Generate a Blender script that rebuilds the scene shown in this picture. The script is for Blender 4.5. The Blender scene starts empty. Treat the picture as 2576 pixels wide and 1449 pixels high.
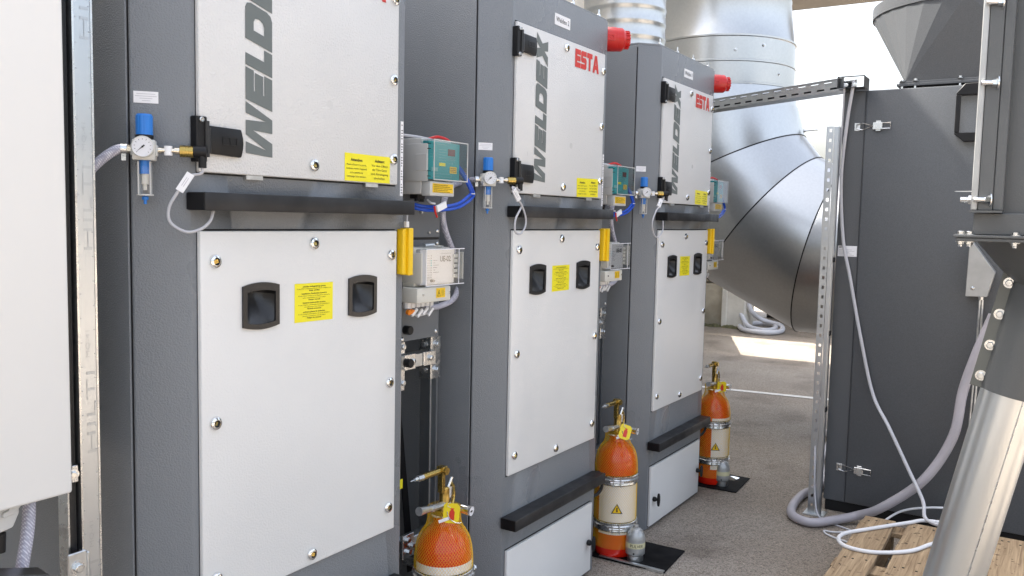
import bpy, bmesh, math, random
from mathutils import Vector, Matrix
R = math.radians
random.seed(7)
S = bpy.context.scene
COL = S.collection
P = 1.3                                    # spacing of the filter cabinets

# ---------------------------------------------------------------- camera
cd = bpy.data.cameras.new('camera'); cam = bpy.data.objects.new('camera', cd); COL.objects.link(cam)
S.camera = cam
yaw, pit, rol = 0.56767724, 0.08202799, 0.0213217
fw = Vector((math.cos(yaw)*math.cos(pit), math.sin(yaw)*math.cos(pit), -math.sin(pit)))
rt = Vector((math.sin(yaw), -math.cos(yaw), 0)); up = rt.cross(fw)
r2 = math.cos(rol)*rt + math.sin(rol)*up; u2 = -math.sin(rol)*rt + math.cos(rol)*up
mw = Matrix((r2, u2, -fw)).transposed().to_4x4(); mw.translation = (-1.23189, -1.61321, 1.52326)
cam.matrix_world = mw
cd.sensor_width = 36; cd.lens = 2147.09/2576*36; cd.clip_start = 0.05; cd.clip_end = 3000

# ---------------------------------------------------------------- light
SUN_EL = R(50)
W = bpy.data.worlds.new('World'); S.world = W; W.use_nodes = True
nt = W.node_tree; bg = nt.nodes['Background']
sky = nt.nodes.new('ShaderNodeTexSky'); sky.sky_type = 'NISHITA'; sky.sun_disc = False
sky.sun_elevation = SUN_EL; sky.sun_rotation = R(0); sky.air_density = 1.0; sky.dust_density = 7.0; sky.ozone_density = 1.0
hs_ = nt.nodes.new('ShaderNodeHueSaturation'); hs_.inputs['Saturation'].default_value = .55
nt.links.new(sky.outputs[0], hs_.inputs['Color']); nt.links.new(hs_.outputs[0], bg.inputs[0]); bg.inputs[1].default_value = 0.15
sl = bpy.data.lights.new('sun', 'SUN'); sl.energy = 4.0; sl.angle = R(0.5); sl.color = (1, .95, .88)
so = bpy.data.objects.new('sun', sl); COL.objects.link(so)
SD = Vector((0, math.cos(SUN_EL), math.sin(SUN_EL)))          # towards the sun
so.rotation_euler = SD.to_track_quat('Z', 'Y').to_euler(); so.location = (0, 20, 30)
vs = S.view_settings; vs.view_transform = 'Standard'; vs.look = 'None'; vs.gamma = 1; vs.exposure = 2.08
try:
    vs.use_white_balance = True; vs.white_balance_temperature = 6550; vs.white_balance_tint = 9
except Exception: pass
S.cycles.use_denoising = True
S.cycles.max_bounces = 8; S.cycles.diffuse_bounces = 5; S.cycles.glossy_bounces = 4; S.cycles.transparent_max_bounces = 10
S.cycles.sample_clamp_indirect = 8

# ---------------------------------------------------------------- materials
MATS = {}
def mat(name, col, rough=.5, metal=0., bump=None, var=None, spec=.5, coat=0., alpha=1., trans=0., bump2=None, rvar=None, emis=None, aniso=0):
    m = bpy.data.materials.new(name); m.use_nodes = True; t = m.node_tree; b = t.nodes['Principled BSDF']
    I = b.inputs
    I['Base Color'].default_value = (*col, 1); I['Roughness'].default_value = rough; I['Metallic'].default_value = metal
    I['Specular IOR Level'].default_value = spec; I['Coat Weight'].default_value = coat; I['Alpha'].default_value = alpha
    I['Transmission Weight'].default_value = trans
    if coat: I['Coat Roughness'].default_value = .12
    tc = t.nodes.new('ShaderNodeTexCoord')
    def noise(scale, detail=3, kind='n'):
        n = t.nodes.new('ShaderNodeTexNoise' if kind == 'n' else 'ShaderNodeTexVoronoi')
        n.inputs['Scale'].default_value = scale
        if kind == 'n': n.inputs['Detail'].default_value = detail
        t.links.new(tc.outputs['Object'], n.inputs['Vector']); return n
    if var:                                   # (scale, amount[, second colour])
        n = noise(var[0], 5); mx = t.nodes.new('ShaderNodeMix'); mx.data_type = 'RGBA'
        c2 = var[2] if len(var) > 2 else tuple(max(0, c*(1-var[1])) for c in col)
        c1 = col if len(var) > 2 else tuple(min(1, c*(1+var[1])) for c in col)
        mx.inputs[6].default_value = (*c1, 1); mx.inputs[7].default_value = (*c2, 1)
        rp = t.nodes.new('ShaderNodeMapRange'); rp.inputs[1].default_value = .35; rp.inputs[2].default_value = .65
        t.links.new(n.outputs['Fac'], rp.inputs[0]); t.links.new(rp.outputs[0], mx.inputs[0]); t.links.new(mx.outputs[2], I['Base Color'])
    if rvar:
        n = noise(rvar[0], 4); rp = t.nodes.new('ShaderNodeMapRange')
        rp.inputs[1].default_value = .3; rp.inputs[2].default_value = .7
        rp.inputs[3].default_value = rough-rvar[1]; rp.inputs[4].default_value = rough+rvar[1]
        t.links.new(n.outputs['Fac'], rp.inputs[0]); t.links.new(rp.outputs[0], I['Roughness'])
    prev = None
    for bp in (bump, bump2):
        if bp:                                # (scale, strength, distance[, kind])
            n = noise(bp[0], 2, bp[3] if len(bp) > 3 else 'n'); bn = t.nodes.new('ShaderNodeBump')
            bn.inputs['Strength'].default_value = bp[1]; bn.inputs['Distance'].default_value = bp[2]
            t.links.new(n.outputs[0], bn.inputs['Height'])
            if prev: t.links.new(prev.outputs[0], bn.inputs['Normal'])
            t.links.new(bn.outputs[0], I['Normal']); prev = bn
    if emis: I['Emission Color'].default_value = (*emis[0], 1); I['Emission Strength'].default_value = emis[1]
    MATS[name] = m; return m

M = {}
M['hammer'] = mat('hammer_grey_paint', (.192, .205, .220), .30, bump=(280, .85, .0022), bump2=(650, .4, .0006), var=(1.3, .05), spec=.45, rvar=(2.2, .05))
M['frontgrey'] = M['hammer']
M['white'] = mat('white_structured_paint', (.755, .755, .745), .34, bump=(200, .5, .0018), bump2=(1.7, .10, .02), var=(2.6, .022), rvar=(3, .05))
M['plain_white'] = mat('white_enclosure_paint', (.80, .79, .765), .42, bump=(420, .08, .0006), var=(1.5, .012))
M['black_tube'] = mat('black_painted_tube', (.012, .0125, .014), .42, spec=.35, var=(9, .5, (.030, .030, .032)), bump=(60, .1, .001), rvar=(14, .12))
M['black'] = mat('black_plastic', (.008, .008, .009), .45, spec=.35, bump=(500, .1, .0005))
M['black_gloss'] = mat('black_gloss_plastic', (.016, .016, .017), .28)
M['chrome'] = mat('chrome', (.82, .83, .84), .08, 1.0)
M['steel'] = mat('zinc_steel', (.66, .67, .67), .27, 1.0, bump=(120, .08, .001), rvar=(40, .1))
M['galv'] = mat('galvanised_sheet', (.56, .565, .56), .30, 1.0, var=(60, .03), bump=(1.1, .09, .03))
M['pipe'] = mat('bright_galvanised_tube', (.72, .735, .73), .33, 1.0, bump=(1.5, .08, .01))
M['tray'] = mat('galvanised_tray', (.46, .48, .485), .45, .7, var=(30, .06))
M['galv_dull'] = mat('galvanised_dull', (.60, .615, .62), .38, 1.0, var=(40, .12), rvar=(30, .1))
M['strut'] = mat('galvanised_strut', (.56, .59, .62), .30, 1.0, var=(8, .03), bump=(60, .03, .001))
M['strut_dark'] = mat('strut_stamping', (.50, .53, .56), .40, 1.0)
M['white_up'] = mat('light_structured_paint', (.69, .69, .685), .30, bump=(190, .9, .0024), bump2=(1.7, .10, .02), var=(2.6, .03), rvar=(3, .05))
M['olive'] = mat('grey_green_paint', (.12, .125, .112), .42, bump=(300, .2, .001))
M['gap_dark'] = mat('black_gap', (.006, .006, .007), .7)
M['blue'] = mat('blue_plastic', (.02, .19, .62), .3)
M['blue_hose'] = mat('blue_hose', (.02, .09, .55), .25)
M['lightgrey'] = mat('light_grey_casting', (.60, .60, .57), .4, bump=(300, .1, .0006))
M['dial'] = mat('gauge_dial', (.80, .80, .84), .35)
M['ink'] = mat('black_ink', (.015, .015, .015), .6)
M['nickel'] = mat('nickel_brass', (.72, .66, .55), .22, 1.0)
M['brass'] = mat('brass', (.46, .33, .10), .28, 1.0, rvar=(60, .08))
M['bronze'] = mat('dark_brass', (.42, .28, .08), .34, 1.0, var=(50, .35))
M['cable'] = mat('grey_cable', (.50, .50, .53), .42)
M['cable_white'] = mat('white_cable', (.70, .70, .72), .4)
M['tag_white'] = mat('white_tag', (.84, .84, .86), .38)
M['lilac'] = mat('lilac_grey_hose', (.40, .38, .41), .40, var=(6, .08))
M['logo_grey'] = mat('logo_grey_vinyl', (.145, .165, .162), .45)
M['logo_red'] = mat('logo_red_vinyl', (.62, .035, .025), .42)
M['yellow'] = mat('yellow_sticker', (.90, .80, .015), .4, var=(18, .03))
M['yellow_pl'] = mat('yellow_plastic', (.88, .57, .01), .34)
M['yellow_tag'] = mat('yellow_tag', (.88, .68, .02), .36)
M['box'] = mat('light_grey_housing', (.55, .55, .535), .42, bump=(500, .06, .0005))
M['box_cream'] = mat('cream_housing', (.66, .645, .59), .45, bump=(500, .06, .0005))
M['teal'] = mat('teal_front', (.012, .33, .35), .4)
M['teal_line'] = mat('pale_teal_print', (.22, .46, .46), .4)
M['panel'] = mat('grey_front_foil', (.56, .565, .58), .35)
M['display'] = mat('dark_red_display', (.11, .004, .004), .15)
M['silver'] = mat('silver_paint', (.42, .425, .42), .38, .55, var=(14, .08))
M['red'] = mat('red_plastic', (.56, .012, .010), .34, coat=.2)
M['red_print'] = mat('red_print', (.66, .04, .02), .4)
M['orange'] = mat('orange_red_cylinder_paint', (.66, .016, .005), .2, coat=.4, var=(5, .06))
M['net'] = mat('yellow_orange_net', (.88, .56, .012), .4)
M['orange_pl'] = mat('orange_plastic', (.85, .25, .02), .4)
M['mat'] = mat('black_rubber', (.005, .005, .006), .6, spec=.06, var=(12, .7, (.014, .014, .015)), bump=(30, .1, .002))
M['tape'] = mat('masking_tape', (.62, .58, .36), .6, bump=(200, .2, .0006))
M['dark'] = mat('anthracite_paint', (.086, .091, .098), .36, bump=(300, .35, .0015), bump2=(900, .25, .0005), var=(260, .12), rvar=(2, .05))
M['dark2'] = mat('anthracite_housing_paint', (.092, .097, .099), .34, bump=(240, .35, .0015), var=(3, .06))
M['plate'] = mat('grey_mounting_plate', (.13, .14, .152), .45, bump=(300, .15, .001))
M['concrete'] = mat('old_concrete', (.45, .40, .31), .85, bump=(14, .5, .02), var=(3.5, .3, (.30, .26, .19)), bump2=(60, .4, .006))
M['concrete_light'] = mat('pale_render', (.62, .59, .52), .8, bump=(20, .3, .01), var=(4, .12))
M['moss'] = mat('mossy_soil', (.10, .095, .045), .95, bump=(40, .8, .02), var=(12, .5))
M['roof'] = mat('brown_grey_roof', (.16, .145, .125), .75, var=(2, .15))
M['line'] = mat('white_road_paint', (.72, .70, .66), .7, var=(30, .14), bump=(90, .4, .003))
M['hose_white'] = mat('pale_grey_hose', (.60, .60, .63), .4)
M['strut_grey'] = mat('dark_slotted_steel', (.22, .225, .23), .32, 1.0, var=(20, .1))
M['copper'] = mat('copper', (.5, .2, .1), .4, 1.0)

def glass(name, tint=(1, 1, 1), fac=.22, rough=.05):
    m = bpy.data.materials.new(name); m.use_nodes = True; t = m.node_tree; t.nodes.clear()
    o = t.nodes.new('ShaderNodeOutputMaterial'); mx = t.nodes.new('ShaderNodeMixShader')
    tr = t.nodes.new('ShaderNodeBsdfTransparent'); gl = t.nodes.new('ShaderNodeBsdfGlossy'); lw = t.nodes.new('ShaderNodeLayerWeight')
    mp = t.nodes.new('ShaderNodeMapRange'); lw.inputs[0].default_value = .35
    mp.inputs[3].default_value = fac*.25; mp.inputs[4].default_value = min(1, fac*3)
    tr.inputs[0].default_value = (*tint, 1); gl.inputs[1].default_value = rough
    t.links.new(lw.outputs['Facing'], mp.inputs[0]); t.links.new(mp.outputs[0], mx.inputs[0])
    t.links.new(tr.outputs[0], mx.inputs[1]); t.links.new(gl.outputs[0], mx.inputs[2]); t.links.new(mx.outputs[0], o.inputs[0])
    return m
M['glass'] = glass('clear_polycarbonate', (.985, .99, .99), .14)
M['smoke'] = glass('smoked_cover', (.95, .96, .96), .14)

def ground_mat():
    m = bpy.data.materials.new('weathered_asphalt'); m.use_nodes = True; t = m.node_tree; b = t.nodes['Principled BSDF']; L = t.links
    tc = t.nodes.new('ShaderNodeTexCoord')
    def nz(s, d=4):
        n = t.nodes.new('ShaderNodeTexNoise'); n.inputs['Scale'].default_value = s; n.inputs['Detail'].default_value = d
        L.new(tc.outputs['Object'], n.inputs['Vector']); return n
    def ramp(src, pts):
        r = t.nodes.new('ShaderNodeValToRGB'); e = r.color_ramp.elements
        while len(e) < len(pts): e.new(.5)
        for k, (p, c) in enumerate(pts): e[k].position = p; e[k].color = (*c, 1)
        L.new(src, r.inputs[0]); return r
    big = ramp(nz(.7, 5).outputs[0], [(.3, (.27, .225, .178)), (.7, (.385, .34, .29))])
    vo = t.nodes.new('ShaderNodeTexVoronoi'); vo.inputs['Scale'].default_value = 150; L.new(tc.outputs['Object'], vo.inputs['Vector'])
    sp = ramp(vo.outputs['Color'], [(.2, (.55, .53, .50)), (.45, (.95, .95, .95)), (.93, (1.15, 1.13, 1.12)), (.97, (1.9, 1.85, 1.8))])
    fine = ramp(nz(260, 2).outputs[0], [(.35, (.62, .62, .62)), (.65, (1.3, 1.3, 1.3))])
    def mul(a, c):
        x = t.nodes.new('ShaderNodeMix'); x.data_type = 'RGBA'; x.blend_type = 'MULTIPLY'; x.inputs[0].default_value = 1
        x.clamp_result = False
        L.new(a, x.inputs[6]); L.new(c, x.inputs[7]); return x.outputs[2]
    st_ = ramp(nz(1.9, 8).outputs[0], [(.30, (.62, .60, .58)), (.48, (1, 1, 1)), (.75, (1.08, 1.07, 1.05))])
    c = mul(mul(mul(big.outputs[0], sp.outputs[0]), fine.outputs[0]), st_.outputs[0])
    L.new(c, b.inputs['Base Color']); b.inputs['Roughness'].default_value = .62
    bn = t.nodes.new('ShaderNodeBump'); bn.inputs['Strength'].default_value = .8; bn.inputs['Distance'].default_value = .006
    L.new(vo.outputs['Distance'], bn.inputs['Height'])
    b2 = t.nodes.new('ShaderNodeBump'); b2.inputs['Strength'].default_value = .5; b2.inputs['Distance'].default_value = .004
    L.new(nz(150, 3).outputs[0], b2.inputs['Height']); L.new(bn.outputs[0], b2.inputs['Normal']); L.new(b2.outputs[0], b.inputs['Normal'])
    return m
M['ground'] = ground_mat()

def wood_mat():
    m = bpy.data.materials.new('rough_pallet_wood'); m.use_nodes = True; t = m.node_tree; b = t.nodes['Principled BSDF']; L = t.links
    tc = t.nodes.new('ShaderNodeTexCoord'); mp = t.nodes.new('ShaderNodeMapping'); mp.inputs['Scale'].default_value = (1.2, 22, 22)
    oi = t.nodes.new('ShaderNodeObjectInfo')
    ad = t.nodes.new('ShaderNodeVectorMath'); L.new(tc.outputs['Object'], ad.inputs[0]); L.new(oi.outputs['Random'], ad.inputs[1])
    L.new(ad.outputs[0], mp.inputs[0])
    n = t.nodes.new('ShaderNodeTexNoise'); n.inputs['Scale'].default_value = 3; n.inputs['Detail'].default_value = 6; n.inputs['Distortion'].default_value = 1.2
    L.new(mp.outputs[0], n.inputs['Vector'])
    r = t.nodes.new('ShaderNodeValToRGB'); e = r.color_ramp.elements
    e[0].position = .28; e[0].color = (.19, .125, .068, 1); e[1].position = .72; e[1].color = (.42, .305, .185, 1)
    L.new(n.outputs[0], r.inputs[0])
    k = t.nodes.new('ShaderNodeTexNoise'); k.inputs['Scale'].default_value = 38; L.new(tc.outputs['Object'], k.inputs['Vector'])
    kr = t.nodes.new('ShaderNodeValToRGB'); kr.color_ramp.elements[0].position = .28; kr.color_ramp.elements[0].color = (.25, .2, .15, 1)
    kr.color_ramp.elements[1].position = .36; kr.color_ramp.elements[1].color = (1, 1, 1, 1); L.new(k.outputs[0], kr.inputs[0])
    x = t.nodes.new('ShaderNodeMix'); x.data_type = 'RGBA'; x.blend_type = 'MULTIPLY'; x.inputs[0].default_value = 1
    L.new(r.outputs[0], x.inputs[6]); L.new(kr.outputs[0], x.inputs[7]); L.new(x.outputs[2], b.inputs['Base Color'])
    b.inputs['Roughness'].default_value = .75
    bn = t.nodes.new('ShaderNodeBump'); bn.inputs['Strength'].default_value = .5; bn.inputs['Distance'].default_value = .004
    L.new(n.outputs[0], bn.inputs['Height']); L.new(bn.outputs[0], b.inputs['Normal'])
    return m
M['wood'] = wood_mat()

def braid_mat(name, c1, c2):
    m = bpy.data.materials.new(name); m.use_nodes = True; t = m.node_tree; b = t.nodes['Principled BSDF']; L = t.links
    tc = t.nodes.new('ShaderNodeTexCoord')
    outs = []
    for rot in (R(38), R(-38)):
        mp = t.nodes.new('ShaderNodeMapping'); mp.inputs['Rotation'].default_value = (rot, rot*.6, rot)
        w = t.nodes.new('ShaderNodeTexWave'); w.inputs['Scale'].default_value = 75; L.new(tc.outputs['Object'], mp.inputs[0]); L.new(mp.outputs[0], w.inputs['Vector'])
        outs.append(w.outputs['Fac'])
    a = t.nodes.new('ShaderNodeMath'); a.operation = 'MULTIPLY'; L.new(outs[0], a.inputs[0]); L.new(outs[1], a.inputs[1])
    x = t.nodes.new('ShaderNodeMix'); x.data_type = 'RGBA'; x.inputs[6].default_value = (*c1, 1); x.inputs[7].default_value = (*c2, 1)
    L.new(a.outputs[0], x.inputs[0]); L.new(x.outputs[2], b.inputs['Base Color']); b.inputs['Roughness'].default_value = .22
    return m
M['braid'] = braid_mat('braided_clear_hose', (.36, .36, .45), (.74, .74, .80))

# ---------------------------------------------------------------- mesh builder
def frame(o, x=None, y=None, z=None):
    """matrix whose columns are the given axes (missing one = cross product)"""
    if x is None: x = Vector(y).cross(Vector(z))
    elif y is None: y = Vector(z).cross(Vector(x))
    elif z is None: z = Vector(x).cross(Vector(y))
    x, y, z = (Vector(a).normalized() for a in (x, y, z))
    m = Matrix((x, y, z)).transposed().to_4x4(); m.translation = o; return m
def axis_frame(o, d):
    d = Vector(d).normalized(); a = Vector((0, 0, 1)) if abs(d.z) < .9 else Vector((1, 0, 0))
    x = a.cross(d).normalized(); return frame(o, x=x, z=d)
def spline(pts, n=8):
    pts = [Vector(p) for p in pts]; out = []
    q = [pts[0]*2-pts[1]] + pts + [pts[-1]*2-pts[-2]]
    for i in range(1, len(q)-2):
        a, b, c, d = q[i-1:i+3]
        for k in range(n):
            s = k/n
            out.append(.5*((2*b)+(c-a)*s+(2*a-5*b+4*c-d)*s*s+(3*b-a-3*c+d)*s**3))
    out.append(pts[-1]); return out
_txt = {}
def text_mesh(s, bold=0.):
    k = (s, bold)
    if k not in _txt:
        c = bpy.data.curves.new('t', 'FONT'); c.body = s; c.size = 1; c.resolution_u = 2; c.offset = bold
        o = bpy.data.objects.new('t', c); me = bpy.data.meshes.new_from_object(o)
        v = [tuple(x.co) for x in me.vertices]; f = [tuple(p.vertices) for p in me.polygons]
        bpy.data.objects.remove(o); bpy.data.curves.remove(c); bpy.data.meshes.remove(me)
        _txt[k] = (v, f)
    return _txt[k]

class MB:
    def __init__(s): s.v = []; s.f = []; s.mi = []; s.m = 0; s.M = Matrix()
    def add(s, vs_, fs):
        b = len(s.v); s.v += [tuple(s.M @ Vector(p)) for p in vs_]
        for f in fs: s.f.append(tuple(b+i for i in f)); s.mi.append(s.m)
        return s
    def box(s, x0, x1, y0, y1, z0, z1):
        v = [(x, y, z) for z in (z0, z1) for y in (y0, y1) for x in (x0, x1)]
        return s.add(v, [(0, 2, 3, 1), (4, 5, 7, 6), (0, 1, 5, 4), (2, 6, 7, 3), (0, 4, 6, 2), (1, 3, 7, 5)])
    def prism(s, poly, z0, z1):                       # ccw polygon in xy, extruded in z
        n = len(poly); v = [(*p, z0) for p in poly]+[(*p, z1) for p in poly]
        return s.add(v, [tuple(range(n))[::-1], tuple(range(n, 2*n))]+[(i, (i+1) % n, n+(i+1) % n, n+i) for i in range(n)])
    def lathe(s, prof, n=24, cap=True, a0=0, a1=2*math.pi):
        full = abs(a1-a0) > 6.28; k = n if full else n+1; v = []; f = []
        for r, h in prof:
            for i in range(k):
                a = a0+(a1-a0)*i/n; v.append((r*math.cos(a), r*math.sin(a), h))
        for j in range(len(prof)-1):
            for i in range(n):
                a, b = j*k+i, j*k+(i+1) % k; f.append((a, b, b+k, a+k))
        if cap and full:
            f.append(tuple(range(k))[::-1]); f.append(tuple(range((len(prof)-1)*k, len(prof)*k)))
        return s.add(v, f)
    def cyl(s, p0, p1, r, n=16, r1=None):
        p0, p1 = Vector(p0), Vector(p1); old = s.M; s.M = old @ axis_frame(p0, p1-p0)
        s.lathe([(r, 0), (r if r1 is None else r1, (p1-p0).length)], n); s.M = old; return s
    def tube(s, pts, r, n=10, cap=True):
        pts = [Vector(p) for p in pts]; v = []; f = []; nx = None
        for i, p in enumerate(pts):
            d = (pts[min(i+1, len(pts)-1)]-pts[max(i-1, 0)]).normalized()
            if nx is None: nx = d.orthogonal().normalized()
            nx = (nx-d*nx.dot(d)).normalized(); ny = d.cross(nx); rr = r(i/(len(pts)-1)) if callable(r) else r
            for k in range(n):
                a = 2*math.pi*k/n; v.append(p+(nx*math.cos(a)+ny*math.sin(a))*rr)
        for i in range(len(pts)-1):
            for k in range(n):
                a, b = i*n+k, i*n+(k+1) % n; f.append((a, b, b+n, a+n))
        if cap: f.append(tuple(range(n))[::-1]); f.append(tuple(range((len(pts)-1)*n, len(pts)*n)))
        return s.add(v, f)
    def torus(s, Rr, r, n=24, k=8):
        return s.tube([(Rr*math.cos(2*math.pi*i/n), Rr*math.sin(2*math.pi*i/n), 0) for i in range(n+1)], r, k, False)
    def text(s, t, x, y, h, width=None, bold=0., al='l', z=0.):   # in the xy plane of s.M; h = letter height
        v, f = text_mesh(t, bold)
        if not v: return s
        w = max(p[0] for p in v)-min(p[0] for p in v); sc = h/.70; sx = sc if width is None else width/w
        ox = x-min(p[0] for p in v)*sx - (0 if al == 'l' else w*sx/2 if al == 'c' else w*sx)
        return s.add([(ox+p[0]*sx, y+p[1]*sc, z) for p in v], f)
    def build(s, name, mats, parent=None, base=None, bevel=0., seg=1, sharp=32, flat=False):
        if base is None: base = parent_base(parent)
        me = bpy.data.meshes.new(name); b = Vector(base)
        me.from_pydata([Vector(p)-b for p in s.v], [], s.f)
        mats = mats if isinstance(mats, (list, tuple)) else [mats]
        for m_ in mats: me.materials.append(M[m_] if isinstance(m_, str) else m_)
        for p, i in zip(me.polygons, s.mi): p.material_index = i
        bm = bmesh.new(); bm.from_mesh(me)
        bmesh.ops.recalc_face_normals(bm, faces=bm.faces)
        if bevel:
            ed = [e for e in bm.edges if len(e.link_faces) == 2 and e.calc_face_angle(0) > R(28)]
            bmesh.ops.bevel(bm, geom=ed, offset=bevel, segments=seg, affect='EDGES', profile=.5, clamp_overlap=True)
        bm.to_mesh(me); bm.free()
        if not flat:
            for p in me.polygons: p.use_smooth = True
            me.set_sharp_from_angle(angle=R(sharp))
        o = bpy.data.objects.new(name, me); COL.objects.link(o)
        if parent: o.parent = parent
        else: o.location = b
        return o
BASE = {}
def parent_base(p):
    if p is None: return (0, 0, 0)
    while p.parent: p = p.parent
    return BASE[p.name]
def tag(o, label, cat, group=None, kind=None):
    o['label'] = label; o['category'] = cat
    if group: o['group'] = group
    if kind: o['kind'] = kind
    return o
def thing(name, label, cat, base=(0, 0, 0), group=None):
    o = bpy.data.objects.new(name, None); COL.objects.link(o); o.location = base; o.empty_display_size = .05
    BASE[o.name] = Vector(base); return tag(o, label, cat, group)
def single(mb, name, mats, label, cat, base, group=None, **k):
    o = mb.build(name, mats, None, base, **k); BASE[o.name] = Vector(base); return tag(o, label, cat, group)
def structure(mb, name, mats, parent=None, **k):
    o = mb.build(name, mats, parent, **k)
    if not parent: o['kind'] = 'structure'; BASE[o.name] = Vector((0, 0, 0))
    return o
def kids(o): return [c for c in COL.objects if c.parent == o]
def copy_thing(o, dx, label, parent=None):
    c = o.copy(); COL.objects.link(c)
    if parent is None: c.location = Vector(o.location)+Vector(dx); c['label'] = label; BASE[c.name] = Vector(BASE[o.name])+Vector(dx)
    else: c.parent = parent
    for ch in kids(o): copy_thing(ch, dx, None, c)
    return c
def row(o, labels):
    """the same thing at the following cabinets"""
    return [o]+[copy_thing(o, (P*(k+1), 0, 0), l) for k, l in enumerate(labels)]
def push(lst, k):
    """set a row of alike things further back between the cabinets (and a little larger)"""
    c = Vector((-1.232, -1.613, 1.523)); b0 = Vector(lst[0].location)
    for n, o in enumerate(lst):
        o.location = c+(b0-c)*k+Vector((P*n, 0, 0)); o.scale = (k, k, k)
    return lst
def bolt(mb, p, d, r=.008, h=.006, washer=True):
    old = mb.M; mb.M = old @ axis_frame(p, d)
    if washer: mb.lathe([(r*1.5, 0), (r*1.5, r*.2)], 14)
    mb.lathe([(r, r*.2), (r, h), (r*.8, h*1.12)], 6); mb.M = old

# ================================================================ SETTING
g = MB(); g.add([(-150, -150, 0), (250, -150, 0), (250, 150, 0), (-150, 150, 0)], [(0, 1, 2, 3)])
structure(g, 'ground', 'ground')
g = MB(); g.add([(6.05, 2.6, .004), (6.13, 2.6, .004), (6.66, -1.2, .004), (6.58, -1.2, .004)], [(0, 1, 2, 3)])
structure(g, 'painted_line', 'line')

# unseen hall added behind the row: its shade lies over the whole yard, a slot beside it lets a strip of sun through
HB = 2.75
hall = thing('shade_hall', 'unseen plain hall added close behind the row of cabinets to shade the yard', 'building', (2, HB, 0))
g = MB(); g.box(-5.5, 8.45, HB, 9, 0, 6.3); g.build('wall', 'concrete_light', hall)
g = MB(); g.box(-5.6, 8.44, HB-.12, 9.1, 6.3, 6.45); g.build('roof_edge', 'roof', hall)
slot = MB(); tn_ = math.tan(SUN_EL); slot.add([(8.46, 3.0, 0), (9.98, 3.0, 0), (9.98, 3.0, (3.0-2.02)*tn_), (8.46, 3.0, (3.0-1.40)*tn_), (8.46, 3.15, 0), (9.98, 3.15, 0), (9.98, 3.15, (3.0-2.02)*tn_), (8.46, 3.15, (3.0-1.40)*tn_)], [(0, 1, 2, 3), (7, 6, 5, 4), (0, 4, 5, 1), (1, 5, 6, 2), (2, 6, 7, 3), (3, 7, 4, 0)])
single(slot, 'shade_wall', 'concrete_light', 'unseen low wall added in the slot beside the hall, top sloped to shape the sun strip', 'wall', (9.2, 3.05, 0))  # added out of view; its sloping top trims the sun strip
bm_ = thing('canopy_edge', 'brown-grey canopy edge beam high up right of the smooth duct', 'canopy', (10.9, 0, 4.7))
g = MB(); g.box(10.6, 10.8, -3.0, 3.0, 4.62, 4.84); g.build('edge_beam', 'roof', bm_, bevel=.01)
g = MB(); g.box(10.55, 12.6, -3.0, 3.0, 4.842, 4.94); g.build('roof_sheet', 'roof', bm_)

# far building base: rough concrete wall, pale pier and darker recess
fb = thing('far_building', 'weathered beige concrete building base with pale pier beyond the ducts', 'building', (11, 2.5, 0))
g = MB(); g.box(10.0, 13.5, 3.0, 9, 0, 7.6); g.build('upper_wall', 'concrete_light', fb)  # unseen block added to shade the ground beyond the sun strip
g = MB(); g.box(10.95, 11.6, 2.46, 2.999, 0.0, .62); g.build('plinth', 'concrete', fb, bevel=.02, seg=2)
for k in range(7):
    g = MB(); g.box(11.0+.012*(k % 2), 11.55, 2.5, 2.998, .64+k*.24, .64+k*.24+.22)
    g.build('stone_course', 'concrete', fb, bevel=.025, seg=2)
g = MB(); g.box(10.85, 11.3, 2.12, 2.44, 0, 2.3); g.box(10.83, 10.9, 2.38, 2.46, 0, 2.3); g.build('pier', 'concrete_light', fb, bevel=.012)
g = MB(); g.box(11.9, 12.3, -.3, 2.12, .38, 1.9); g.build('lintel_wall', 'concrete', fb, bevel=.02)
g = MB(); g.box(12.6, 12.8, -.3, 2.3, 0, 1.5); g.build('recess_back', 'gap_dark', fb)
g = MB()
for i in range(24):
    y = 2.1+i*.035; x = 10.86+random.uniform(-.05, .06); r = random.uniform(.03, .08)
    g.M = Matrix.Translation((x, y, 0)); g.lathe([(r*1.4, 0), (r, r*.35), (r*.3, r*.6)], 7)
g.M = Matrix()
o = g.build('moss', 'moss', None, base=(10.9, 2.5, 0)); o['kind'] = 'stuff'; tag(o, 'strip of dark moss and soil along the foot of the far wall', 'moss')

# ================================================================ FILTER CABINETS
cab = thing('filter_cabinet', 'largest grey filter cabinet in the foreground, its lettering cut off by the picture top', 'cabinet', (.32, .5, 0), 'grey filter cabinets in a row')
FY = .012
A = Vector((-.016, FY, 0)); B = Vector((-.106, .090, 0))
XR = .712
plan = [(-.016, FY), (XR, FY), (XR+.09, .090), (XR+.09, 1.0), (-.106, 1.0), (-.106, .090)]
g = MB(); g.prism(plan, .004, 2.34); body = g.build('body', 'hammer', cab, bevel=.003, seg=2)
cut = MB()
for x0, x1 in ((.121, .219), (.478, .576)): cut.box(x0, x1, 0, .06, 1.257, 1.341)
co = cut.build('cutter', 'hammer', cab); md = body.modifiers.new('cut', 'BOOLEAN'); md.object = co; md.operation = 'DIFFERENCE'; md.solver = 'EXACT'
bpy.context.view_layer.update(); nm_ = bpy.data.meshes.new_from_object(body.evaluated_get(bpy.context.evaluated_depsgraph_get()))
body.modifiers.clear(); body.data = nm_; nm_.name = 'body'; bpy.data.objects.remove(co)
g = MB(); g.box(-.112, -.1055, .098, .995, .01, 2.335); g.build('side_panel', 'hammer', cab, bevel=.0025, seg=2)
g = MB(); g.box(XR+.0895, XR+.096, .098, .995, .01, 2.335); g.build('side_panel', 'hammer', cab, bevel=.0025, seg=2)
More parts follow.
